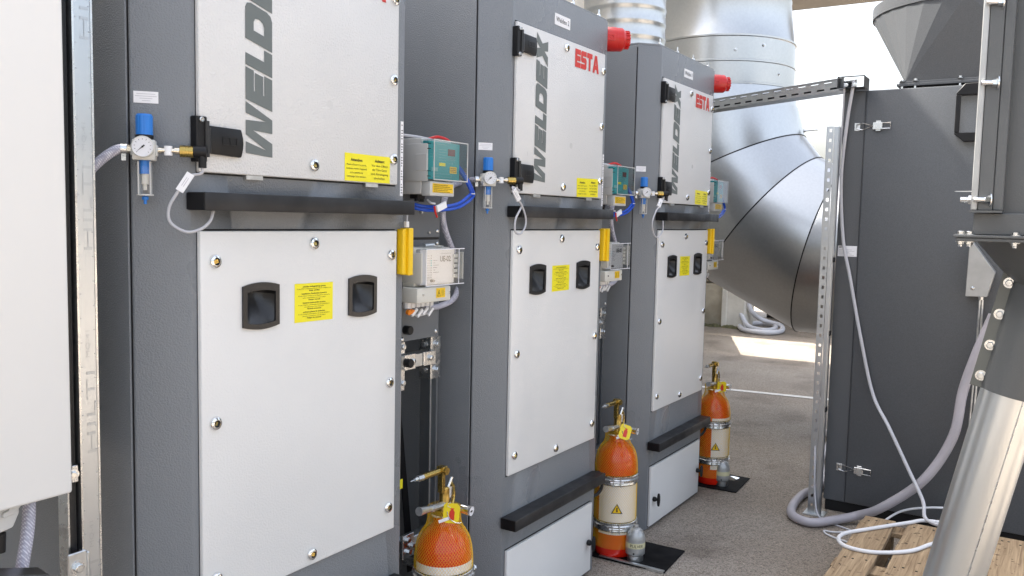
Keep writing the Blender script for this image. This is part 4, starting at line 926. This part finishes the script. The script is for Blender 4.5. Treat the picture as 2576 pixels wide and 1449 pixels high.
for k in range(4):
    r0 = ellring(R(angs[k]), rad_[k]+.004); r1 = ellring(R(angs[k+1]), rad_[k+1])
    g = MB(); g.add(r0+r1, [(i, (i+1) % 72, 72+(i+1) % 72, 72+i) for i in range(72)]); g.build('elbow_segment', 'galv', dk, sharp=60)
    g = MB(); rr = ellring(R(angs[k+1]), rad_[k+1]+.005); g.tube([Vector(p) for p in rr]+[Vector(rr[0])], .0045, 6, False); g.build('seam_bead', 'black', dk)
e0 = ellring(R(102), .61); g = MB(); g.add(e0+[(x, y-1.2, z+.25) for x, y, z in e0], [(i, (i+1) % 72, 72+(i+1) % 72, 72+i) for i in range(72)]); g.build('lower_pipe', 'galv', dk, sharp=60)
for (t, z) in ((R(-128), 2.79), (R(-112), 2.60), (R(-150), 2.75)):
    g = MB(); bolt(g, (DX+.555*math.cos(t), YC+.555*math.sin(t), z), (math.cos(t), math.sin(t), 0), .008, .008); g.build('duct_screw', 'steel', dk)
bq = MB(); ii = ellring(R(25.3), .61)[36]; bq.cyl((ii[0]-.0, ii[1]-.0, ii[2]+.03), (ii[0], ii[1]-.10, ii[2]+.035), .006, 8); bolt(bq, (ii[0], ii[1]-.0, ii[2]+.03), (0, -1, .05), .012, .014); single(bq, 'threaded_stud', 'galv_dull', 'short threaded stud at the upper edge of the elbow duct', 'stud', (ii[0], ii[1], ii[2]))

# ================================================================ CABLE TRAY AND PERFORATED POST
def perforated(mb, x0, x1, z0, z1, cells, mk):   # strip in local xz with rectangular holes, cells = list of (cx, half_w), hole z range mk
    xs = x0
    for cx, hw in cells:
        if cx-hw > xs: mb.add([(xs, 0, z0), (cx-hw, 0, z0), (cx-hw, 0, z1), (xs, 0, z1)], [(0, 1, 2, 3)])
        mb.add([(cx-hw, 0, z0), (cx+hw, 0, z0), (cx+hw, 0, mk[0]), (cx-hw, 0, mk[0])], [(0, 1, 2, 3)]); mb.add([(cx-hw, 0, mk[1]), (cx+hw, 0, mk[1]), (cx+hw, 0, z1), (cx-hw, 0, z1)], [(0, 1, 2, 3)]); xs = cx+hw
    mb.add([(xs, 0, z0), (x1, 0, z0), (x1, 0, z1), (xs, 0, z1)], [(0, 1, 2, 3)])
t0 = Vector((3.46, -.66, 2.212)); t1 = Vector((4.10, .60, 2.200)); td = (t1-t0); TL = td.length; td.normalize(); tn = Vector((0, 0, 1)).cross(td).normalized()
tr = thing('cable_tray', 'perforated galvanised cable tray bridging from the last cabinet to the dark machine', 'cable tray', t0)
for side, off in (('side', -.05), ('side', .05)):
    g = MB(); g.M = frame(t0+tn*off, x=td, z=(0, 0, 1))
    cells = [(.06+k*.085, .024) for k in range(int((TL-.1)/.085))]
    perforated(g, 0, TL, 0, .030, cells, (.010, .019)); cells2 = [(.10+k*.085, .024) for k in range(int((TL-.14)/.085))]; perforated(g, 0, TL, .030, .060, cells2, (.041, .050))
    g.box(0, TL, -.003, .003, .060, .063); g.build('side_rail', 'tray', tr)
g = MB(); g.M = frame(t0, x=td, z=(0, 0, 1)); g.box(0, TL, -.05, .05, -.002, 0); g.build('tray_floor', 'tray', tr)
for k in range(3):
    g = MB(); g.M = frame(t0, x=td, z=(0, 0, 1)); g.cyl((.02, -.026+k*.026, .030), (TL-.02, -.026+k*.026, .030), .0212, 10); g.build('cable', 'black', tr)  # black cables put inside to make the tray slots dark
te = thing('tray_end_box', 'open end piece of the cable tray on the corner of the dark machine', 'cable tray', (3.45, -.66, 2.216))
g = MB(); g.box(3.37, 3.50, -.745, -.742, 2.216, 2.272); g.box(3.37, 3.50, -.618, -.615, 2.216, 2.272); g.box(3.37, 3.50, -.745, -.615, 2.214, 2.2165); g.box(3.37, 3.385, -.745, -.615, 2.270, 2.273); g.build('channel', 'black_gloss', te)
for y in (-.70, -.66):
    g = MB(); bolt(g, (3.369, y, 2.23), (-1, 0, 0), .006, .006); g.build('screw', 'steel', te)

ps = thing('perforated_post', 'upright perforated galvanised post in front of the elbow duct', 'post', (3.35, -.615, 0))
px, py = 3.335, -.585; PH = 2.02
g = MB(); g.M = frame((px, py, 0), x=(0, 0, 1), y=(1, 0, 0), z=(0, -1, 0))   # local x up
NH = 40; cells = [(.05+k*.05, .0085) for k in range(NH)]
g.M = frame((px, py-.033, 0), x=(0, 0, 1), y=(-1, 0, 0), z=(0, 1, 0)); 
perforated(g, 0, PH, 0, .033, cells, (.009, .021)); g.build('slotted_face', 'strut', ps)
g = MB(); g.box(px, px+.04, py-.0005, py+.002, 0, PH); g.build('side_web', 'strut', ps)
g = MB(); g.box(px, px+.012, py-.056, py-.0345, 0, PH); g.box(px+.005, px+.04, py-.060, py-.0565, 0, PH); g.build('inner_flange', 'strut', ps, bevel=.001)
g = MB(); g.box(px-.03, px+.07, py-.085, py+.02, 0, .006); g.build('foot_plate', 'galv_dull', ps)
for z in (1.33, .95, .55):
    g = MB(); g.box(px+.002, px+.04, py-.064, py-.0605, z, z+.025); g.build('rail_clip', 'black', ps)

# ================================================================ DARK DUST COLLECTOR (right)
MX, ML, MRt, MT = 3.45, -.635, -1.78, 2.208
mc_ = thing('dust_collector', 'tall anthracite sheet-metal dust collector with latched door at the right', 'machine', (4.0, -1.4, 0))
g = MB(); g.box(MX+.004, 4.45, MRt, ML, .058, MT); g.build('casing', 'dark', mc_, bevel=.004, seg=2)
g = MB(); g.box(MX+.012, 4.44, MRt+.01, ML-.008, 0, .0575); g.build('plinth', 'black', mc_)
g = MB(); g.box(MX, MX+.0038, -.742, ML-.001, .060, MT-.002); g.build('left_panel', 'dark', mc_, bevel=.0015)
g = MB(); g.box(MX-.010, MX+.0039, MRt+.02, -.748, .063, MT-.004); g.build('door', 'dark', mc_, bevel=.004, seg=2)
def latch(z):
    g = MB(); y = -.700
    g.box(MX-.003, MX, y-.022, y+.006, z-.020, z+.020); g.build('latch_keeper', 'steel', mc_, bevel=.001)
    g = MB(); g.tube([(MX-.012, -.735, z+.017), (MX-.014, -.785, z+.002), (MX-.014, -.735, z-.017)], .0028, 6); g.tube([(MX-.012, -.735, z+.017), (MX-.008, -.705, z+.010), (MX-.008, -.705, z-.010), (MX-.012, -.735, z-.017)], .0028, 6); g.build('latch_loop', 'steel', mc_)
    g = MB(); g.box(MX-.024, MX-.0105, -.830, -.785, z-.018, z+.018); g.box(MX-.020, MX-.0105, -.822, -.798, z-.026, z+.026); g.build('latch_body', 'steel', mc_, bevel=.0015)
    g = MB(); g.tube([(MX-.020, -.830, z+.014), (MX-.024, -.868, z+.014), (MX-.024, -.868, z-.014), (MX-.020, -.830, z-.014)], .003, 6); g.build('latch_lever', 'steel', mc_)
latch(2.025); latch(.245)
HF = frame((MX-.050, -1.165, 1.94), x=(0, -1, 0), y=(0, 0, 1), z=(-1, 0, 0))
g = MB(); g.M = HF; g.box(-.006, .015, .0345, .212, 0, .012); g.build('grab_bar', 'black', mc_, bevel=.002)
g = MB(); g.M = HF; g.prism([(-.006, .034), (-.006, .028), (.036, -.008), (.13, -.008), (.13, .034)], -.039, .012); g.build('grab_bracket', 'black', mc_, bevel=.002)
g = MB(); g.M = HF; g.prism([(-.006, .2125), (.13, .2125), (.13, .266), (.030, .266), (-.006, .222)], -.039, .012); g.build('grab_bracket', 'black', mc_, bevel=.002)
g = MB(); g.M = frame((MX-.0003, -.735, 1.36), x=(0, -1, 0), y=(0, 0, 1), z=(-1, 0, 0)) ; g.M = frame((MX-.0003, -.640, 1.36), x=(0, -1, 0), y=(0, 0, 1), z=(-1, 0, 0)); g.m = 0; g.box(.004, .098, 0, .055, 0, .0006); g.m = 1; g.text('ESTA', .010, .044, .0075, None, .03, 'l', .0012)
for k in range(5): g.box(.010, .086-.012*(k % 3), .006+k*.007, .0068+k*.007, .0006, .001)
g.build('type_label', ['tag_white', 'ink'], mc_)
# hopper: square flange to round rim
hp_ = thing('transition_hopper', 'dark faceted square-to-round hopper on top of the dust collector', 'hopper', (4.0, -1.157, 2.21))
g = MB(); g.box(3.50, 4.42, -1.62, -.875, 2.226, 2.238); g.box(3.51, 4.41, -1.61, -.885, 2.2385, 2.250); g.build('flange', 'dark', hp_, bevel=.001)
g = MB(); g.box(3.54, 4.38, -1.58, -.915, 2.2085, 2.2258); g.build('seal', 'gap_dark', hp_)
for y in (-.90, -.96, -1.16, -1.38):
    g = MB(); bolt(g, (3.512, y, 2.2505), (0, 0, 1), .009, .010); g.cyl((3.512, y, 2.2255), (3.512, y, 2.210), .008, 6); g.build('flange_bolt', 'steel', hp_)
cx, cy, cr = 4.0, -1.165, .5; z0, z1 = 2.2505, 2.648; crn = [(3.55, -.905), (3.55, -1.59), (4.37, -1.59), (4.37, -.905)]; NA = 8
g = MB(); base_a = [R(135), R(225), R(315), R(45)]
for q in range(4):
    c0, c1 = crn[q], crn[(q+1) % 4]; a0 = base_a[q]-R(45); 
    vs_ = [(*c0, z0)]+[(cx+cr*math.cos(a0+R(90)*k/NA), cy+cr*math.sin(a0+R(90)*k/NA), z1) for k in range(NA+1)]
    g.add(vs_, [(0, k+2, k+1) for k in range(NA)])
    g.add([(*c0, z0), (*c1, z0), (cx+cr*math.cos(a0+R(90)), cy+cr*math.sin(a0+R(90)), z1)], [(0, 1, 2)])
g.build('faceted_shell', 'dark', hp_, flat=True)
g = MB(); g.M = Matrix.Translation((cx, cy, 0)); g.lathe([(cr, z1-.002), (cr+.005, z1-.001), (cr+.005, z1+.06), (cr, z1+.061), (cr-.004, z1)], 64, False); g.build('rim', 'dark', hp_)

# ---- grey junction box on the machine front
jb = thing('junction_box', 'pale grey box with a slanted corner on the dark machine door', 'box', (MX-.06, -1.3, 1.19))
g = MB(); g.M = frame((MX-.012, 0, 0), x=(0, -1, 0), y=(0, 0, 1), z=(-1, 0, 0)); g.prism([(1.254, 1.196), (1.345, 1.198), (1.372, 1.316), (1.275, 1.452), (1.262, 1.456), (1.258, 1.44)], 0, .085); g.build('case', 'silver', jb, bevel=.002)
g = MB(); g.M = frame((MX-.0975, -1.283, 1.237), x=(0, -1, 0), y=(0, 0, 1), z=(-1, 0, 0)); g.lathe([(.009, 0), (.008, .003), (.004, .005), (.0001, .005)], 12); g.build('screw', 'steel', jb)
g = MB(); g.cyl((MX-.05, -1.318, 1.196), (MX-.05, -1.318, 1.180), .013, 8); g.build('cable_gland', 'steel', jb)
g = MB(); g.tube([(MX-.05, -1.314, 1.19), (MX-.05, -1.312, .90), (MX-.045, -1.305, .6), (MX-.04, -1.30, .3)], .005, 6); g.tube([(MX-.05, -1.326, 1.19), (MX-.05, -1.326, .90), (MX-.045, -1.32, .6), (MX-.04, -1.315, .3)], .005, 6); g.build('conduit', 'galv_dull', jb)

# ---- foreground housing at the right edge
HX = 1.15
hs = thing('valve_housing', 'dark steel housing with bolted flanges cut off by the right picture edge', 'housing', (HX+.3, -1.7, 1.4))
g = MB(); g.box(HX+.05, HX+.5, -1.95, -1.462, 1.507, 2.8); g.build('casing', 'dark2', hs, bevel=.003)
g = MB(); g.box(HX, HX+.045, -1.472, -1.4405, 1.566, 2.6); g.build('flange_back', 'dark2', hs, bevel=.0015)
g = MB(); g.box(HX-.004, HX+.04, -1.4400, -1.426, 1.566, 2.6); g.build('lit_flange_edge', 'silver', hs, bevel=.002)  # lit lip of the flange, its brightness put in as lighter silver
g = MB(); g.box(HX+.003, HX+.049, -1.4945, -1.4725, 1.566, 2.6); g.build('flange_front', 'dark2', hs, bevel=.002)
g = MB(); g.box(HX-.012, HX+.05, -1.494, -1.424, 1.5605, 1.5655); g.build('flange_foot', 'dark2', hs)
for z in (1.592, 1.872, 2.062):
    g = MB(); g.M = frame((HX-.001, -1.466, z), x=(0, 0, 1), z=(-.35, 1, 0)); g.lathe([(.0185, 0), (.0185, .0025), (.010, .0028)], 20)
    g.lathe([(.0105, .003), (.0105, .012)], 6); g.lathe([(.0066, .012), (.0066, .034), (.0055, .036)], 12); g.build('flange_bolt', 'chrome', hs)
g = MB(); g.cyl((HX+.03, -1.428, 1.592), (HX+.03, -1.400, 1.592), .0075, 12); g.cyl((HX+.03, -1.428, 1.592), (HX+.03, -1.418, 1.592), .012, 6); g.build('flange_bolt', 'steel', hs)
g = MB(); g.M = frame((HX+.035, -1.4255, 1.612), x=(0, 1, 0), z=(0, 0, 1)); g.prism([(0, -.01), (.040, .0), (.036, .006), (.0, .012)], 0, .002); g.build('tab', 'galv_dull', hs)
g = MB(); g.box(HX+.02, HX+.5, -1.95, -1.432, 1.506, 1.5595); g.build('lower_casing', 'dark2', hs, bevel=.002)
g = MB(); g.box(HX-.01, HX+.55, -2.0, -1.392, 1.4985, 1.5055); g.build('base_flange', 'dark2', hs, bevel=.0015)
g = MB(); g.box(HX-.006, HX+.54, -1.99, -1.398, 1.4895, 1.4980); g.build('counter_flange', 'dark2', hs, bevel=.0015)
for x, y in ((HX+.012, -1.408), (HX+.012, -1.427), (HX+.004, -1.525)):
    g = MB(); bolt(g, (x, y, 1.5056), (0, 0, 1), .0085, .008); bolt(g, (x, y, 1.4894), (0, 0, -1), .0085, .008); g.cyl((x, y, 1.4894), (x, y, 1.476), .0055, 8); g.build('flange_bolt', 'steel', hs)
g = MB(); g.M = Matrix.Translation((HX+.25, -1.66, 0)); g.lathe([(.235, 1.489), (.16, 1.40), (.115, 1.36), (.1, 1.30)], 30, False); g.build('outlet_cone', 'dark2', hs, sharp=50)

# ---- leaning galvanised pipe with black shell coupling
PXp = 1.40
p0 = Vector((PXp, -1.424, .548)); p1 = Vector((PXp, -1.585, 1.345)); pd = (p1-p0).normalized(); pb = p0-pd*(p0.z-.01)/pd.z
lp = thing('leaning_pipe', 'shiny galvanised pipe leaning into a bolted dark coupling at the right', 'pipe', pb)
PR = .074
g = MB(); g.M = axis_frame(pb, pd); g.lathe([(PR, 0), (PR, 1.30)], 64); g.build('pipe', 'pipe', lp, sharp=50)
side = Vector((-.9, -.42, 0)); side = (side-pd*side.dot(pd)).normalized()
g = MB(); g.tube([pb+side*(PR+.0005)+pd*t for t in [k*.05 for k in range(0, 24)]], .0016, 5); g.build('seam_weld', 'steel', lp)
q0 = p0+pd*.555; 
g = MB(); g.M = axis_frame(p0+pd*.545, pd); g.lathe([(PR+.003, 0), (PR+.006, 0), (PR+.006, .32), (PR+.003, .32)], 48, False); g.build('coupling_shell', 'dark2', lp)
LT = Vector((0, 1, 0)); LT = (LT-pd*LT.dot(pd)).normalized()
g = MB(); c0 = p0+pd*.545; g.M = frame(c0+Vector((-.030, 0, 0)), x=LT, y=pd); g.box(PR-.022, PR+.026, -.002, .318, -.003, .003); g.build('coupling_flange', 'olive', lp, bevel=.001)
for k in range(4):
    g = MB(); bolt(g, c0+LT*(PR+.006)+Vector((-.0335, 0, 0))+pd*(.030+k*.086), (-1, 0, 0), .0095, .010); g.build('coupling_bolt', 'steel', lp)

# ================================================================ PALLET, HOSES, CABLES
pal = thing('wooden_pallet', 'rough wooden pallet on the asphalt under the leaning pipe', 'pallet', (2.5, -1.3, 0))
random.seed(5)
for k, (y0, y1) in enumerate(((-1.055, -.915), (-1.245, -1.105), (-1.43, -1.30), (-1.585, -1.455), (-1.78, -1.64))):
    g = MB(); n = 10; x0, x1 = 1.85+random.uniform(-.01, .01), 3.035+.045*k/2+random.uniform(-.006, .006); v = []; jit = [random.uniform(-.004, .004) for _ in range(4*n+4)]
    for i in range(n+1):
        x = x0+(x1-x0)*i/n; v += [(x, y0+jit[2*i], .122), (x, y1+jit[2*i+1], .122), (x, y0+jit[2*i], .144), (x, y1+jit[2*i+1], .144)]
    f = [(0, 1, 3, 2), (4*n, 4*n+2, 4*n+3, 4*n+1)]
    for i in range(n): a = 4*i; b = a+4; f += [(a, a+2, b+2, b), (a+1, b+1, b+3, a+3), (a+2, a+3, b+3, b+2), (a, b, b+1, a+1)]
    g.add(v, f); g.build('deck_board', 'wood', pal, bevel=.0015)
    g = MB()
    for xx in (x1-.05, 2.45, 1.93):
        for yy in (y0+.03, (y0+y1)/2+.01, y1-.03): g.M = Matrix.Translation((xx+random.uniform(-.02, .02), yy, .1435)); g.lathe([(.005, 0), (.005, .0018), (.0001, .002)], 8, cap=False)
    g.build('nail_heads', 'black', pal)
for x in (1.86, 2.38, 2.93):
    g = MB(); g.box(x, x+.10, -1.80, -.90, .1, .1215); g.build('stringer_board', 'wood', pal, bevel=.001)
    for y in (-1.05, -1.42, -1.79):
        g = MB(); g.box(x+.002, x+.098, y, y+.13, .022, .0995); g.build('block', 'wood', pal, bevel=.001)
for y in (-1.05, -1.42, -1.79):
    g = MB(); g.box(1.86, 3.03, y+.002, y+.128, 0, .0215); g.build('bottom_board', 'wood', pal, bevel=.001)

g = MB(); g.tube(spline([(3.31, -1.38, 1.12), (3.305, -1.32, .93), (3.30, -1.275, .746), (3.29, -1.245, .522), (3.27, -1.135, .300), (3.27, -.955, .125), (3.31, -.83, .045), (3.225, -.735, .026), (3.13, -.650, .024), (3.17, -.555, .024), (3.30, -.510, .024), (3.55, -.500, .024), (3.85, -.545, .024), (4.35, -.42, .024), (4.9, -.36, .024), (5.2, -.30, .024), (5.3, -.6, .024)], 10), .0225, 16)
single(g, 'thick_hose', 'lilac', 'thick lilac-grey hose sweeping from the machine round the post foot', 'hose', (3.2, -.7, 0))
g = MB(); g.tube(spline([(3.40, -.690, 2.245), (3.385, -.690, 2.225), (3.41, -.665, 2.05), (3.43, -.646, 1.76), (3.43, -.671, 1.453), (3.425, -.717, 1.249), (3.42, -.785, .945), (3.40, -.862, .664), (3.28, -.965, .528), (3.23, -1.070, .347), (3.18, -1.145, .223), (3.10, -1.17, .165), (3.05, -1.25, .155)], 10), .0085, 10)
single(g, 'grey_power_cable', 'cable', 'grey cable hanging from the tray end down the dark machine front', 'cable', (3.4, -.7, .15))
g = MB(); g.tube(spline([(3.12, -1.30, .154), (3.10, -1.17, .154), (3.02, -1.105, .153), (2.82, -.965, .153), (2.70, -.890, .153), (2.605, -.885, .153), (2.54, -.935, .153), (2.545, -1.041, .153), (2.648, -1.163, .153), (2.80, -1.235, .153), (2.95, -1.33, .153)], 10), .0085, 10)
single(g, 'grey_cable_loop', 'cable_white', 'loop of grey cable lying on the wooden pallet', 'cable', (2.8, -1.0, .145))
g = MB(); g.tube(spline([(3.40, -.645, 2.24), (3.385, -.648, 2.22), (3.42, -.640, 2.05), (3.435, -.631, 1.8), (3.43, -.628, 1.4), (3.42, -.62, .9), (3.36, -.60, .5), (3.322, -.612, .25), (3.318, -.622, .10), (3.28, -.66, .008), (3.2, -.8, .006), (3.15, -.9, .006)], 8), .0045, 8)
single(g, 'thin_grey_cable', 'cable', 'thin grey cable running down behind the perforated post', 'cable', (3.4, -.64, 0))
g = MB(); g.tube(spline([(3.45, -.98, .006), (3.25, -.90, .006), (3.12, -.78, .006), (3.10, -.72, .006), (3.04, -.77, .006), (2.98, -.93, .006), (2.9, -1.05, .006)], 8), .0045, 8); single(g, 'floor_wire', 'cable_white', 'thin pale wire lying on the asphalt left of the pallet', 'cable', (3.1, -.8, 0))
g = MB(); g.tube(spline([(3.36, -1.28, .16), (3.30, -1.16, .158), (3.28, -1.04, .12), (3.22, -.95, .05)], 8), .0055, 8); single(g, 'short_white_cable', 'cable_white', 'short white cable curving behind the pallet boards', 'cable', (3.3, -1.1, 0))

# coiled hose by the far wall
ch = MB(); cz = .05; pts = []
pts += [(11.0, 2.30, .75), (10.93, 2.22, .45), (10.9, 2.2, .25), (10.75, 2.05, .08), (10.62, 1.88, .045), (10.62, 1.72, .04), (10.95, 1.70, .04), (11.3, 1.85, .04), (11.4, 2.05, .04), (11.1, 2.2, .04), (10.75, 2.15, .04), (10.42, 1.95, .04), (10.36, 1.66, .04), (10.7, 1.55, .04), (11.1, 1.68, .07), (11.15, 1.95, .12), (10.98, 2.06, .25), (10.95, 2.10, .40), (10.98, 2.12, .7)]
ch.tube(spline(pts, 10), .034, 12); single(ch, 'coiled_hose', 'hose_white', 'pale grey hose coiled on the ground by the far wall', 'hose', (10.7, 1.8, 0))

# ================================================================ LEFT EDGE: white enclosure, strut, lower fittings
en = thing('white_enclosure', 'large white wall enclosure door filling the left picture edge', 'enclosure', (-.6, .1, .962))
g = MB(); g.box(-1.15, -.312, .012, .62, .968, 2.4); g.build('case', 'box_cream', en, bevel=.003)  # case made deep to shade the gap beside the foreground cabinet
g = MB(); g.box(-1.16, -.303, 0, .0115, .962, 2.42); g.build('door', 'plain_white', en, bevel=.006, seg=3)
st = thing('strut_post', 'galvanised strut channel with stamped lettering left of the foreground cabinet', 'strut', (-.235, .06, 0))
g = MB(); g.m = 0; channel(g, -.2585, .048, 0, 2.6, 'back'); g.m = 1
for zc in (.62, 1.02, 1.44, 1.86):
    g.M = frame((-.2378+.008, .0473, zc), x=(0, 0, 1), y=(-1, 0, 0)); g.text('HILTI', 0, -.006, .019, .17, -.012, 'l'); g.text('MQ-41', .20, .004, .009, .055, -.008, 'l')
g.M = Matrix()
g.build('channel', ['strut', 'strut_dark'], st)
g = MB()
for x in (-.2587, -.2200): g.box(x-.0006, x+.0035, .0462, .0476, 0, 2.6)
g.build('edge_lip', 'steel', st)
g = MB()
for k in range(40): g.box(-.2525, -.2495, .0466, .0478, .3+k*.05, .302+k*.05); g.box(-.2245, -.2215, .0466, .0478, .325+k*.05, .327+k*.05)
o = g.build('pitch_marks', 'strut_dark', st); o['kind'] = 'stuff'
g = MB(); g.box(-.283, -.2795, .055, .09, 0, 2.6); g.build('rear_rail', 'steel', st)
g = MB(); g.box(-.2785, -.2615, .062, .095, 0, 2.6); g.build('dark_fill', 'black_gloss', st)  # black strip added for the darkness between rail and strut
g = MB(); g.box(-.2755, -.262, .05, .085, .965, 1.0); g.build('clip', 'steel', st, bevel=.001); 
g = MB(); bolt(g, (-.272, .05, .983), (-.4, -1, 0), .007, .008); g.build('clip_bolt', 'steel', st)
lb = thing('angle_bracket', 'zinc angle bracket with a large bolt at the foot of the left strut', 'bracket', (-.275, .03, .70))
g = MB(); g.box(-.300, -.2605, .028, .034, .55, .826); g.box(-.2600, -.2535, .0285, .06, .55, .820); g.build('plate', 'galv_dull', lb, bevel=.002)
g = MB(); bolt(g, (-.281, .028, .795), (0, -1, 0), .0095, .009); g.build('bolt', 'steel', lb)
g = MB(); bolt(g, (-.285, .028, .735), (0, -1, 0), .0095, .009); g.build('bolt', 'steel', lb)
hl = MB(); hl.tube(spline([(-.338, .10, 1.0), (-.350, .075, .93), (-.363, .06, .88), (-.380, .05, .82), (-.388, .05, .75)], 8), .0125, 12); single(hl, 'drain_hose', 'braid', 'braided hose hanging below the white enclosure', 'hose', (-.38, .06, .75))
cn = thing('plug_connector', 'light grey rectangular plug connector under the white enclosure', 'connector', (-.44, .06, .88))
g = MB(); g.M = frame((-.418, .03, .925), x=(1, -.05, 0), y=(0, 0, 1)); g.prism([(-.05, -.02), (.012, -.008), (.024, .018), (.022, .040), (-.05, .034)], -.03, .004); g.build('hood', 'box', cn, bevel=.002)
g = MB(); g.M = frame((-.418, .0255, .925), x=(1, -.05, 0), y=(0, 0, 1)); g.prism([(-.008, .016), (.012, .020), (.028, .036), (.028, .050), (-.004, .050), (-.006, .044), (.004, .036), (.002, .028), (-.008, .026)], .0, .006); g.build('locking_lever', 'box', cn, bevel=.001)
g = MB(); g.cyl((-.425, .04, .908), (-.427, .04, .872), .012, 12); g.build('cable_gland', 'black', cn)
pk = thing('slotted_rail', 'black slotted support rail at the bottom left corner', 'rail', (-.42, .0, .8))
g = MB(); g.M = frame((-.470, -.01, .868), x=(.125, .02, -.045), z=(0, -.2, 1)); g.box(-.05, .105, -.045, -.040, -.05, 0); g.box(-.05, .105, -.0395, 0, -.0045, 0); g.build('rail', 'strut_grey', pk, bevel=.0015)
for k in range(3):
    g = MB(); g.M = frame((-.470, -.01, .868), x=(.125, .02, -.045), z=(0, -.2, 1)); g.box(-.005+k*.042, .018+k*.042, -.0456, -.0451, -.028, -.020); g.build('slot', 'steel', pk)
ob = MB(); ob.M = Matrix.Translation((-.475, .02, 0)); ob.lathe([(.045, .60), (.045, .80), (.035, .84), (.018, .862), (.0001, .866)], 24, cap=False); single(ob, 'orange_bottle', 'orange_pl', 'orange rounded bottle top peeking in at the lower left edge', 'bottle', (-.475, .02, .6))
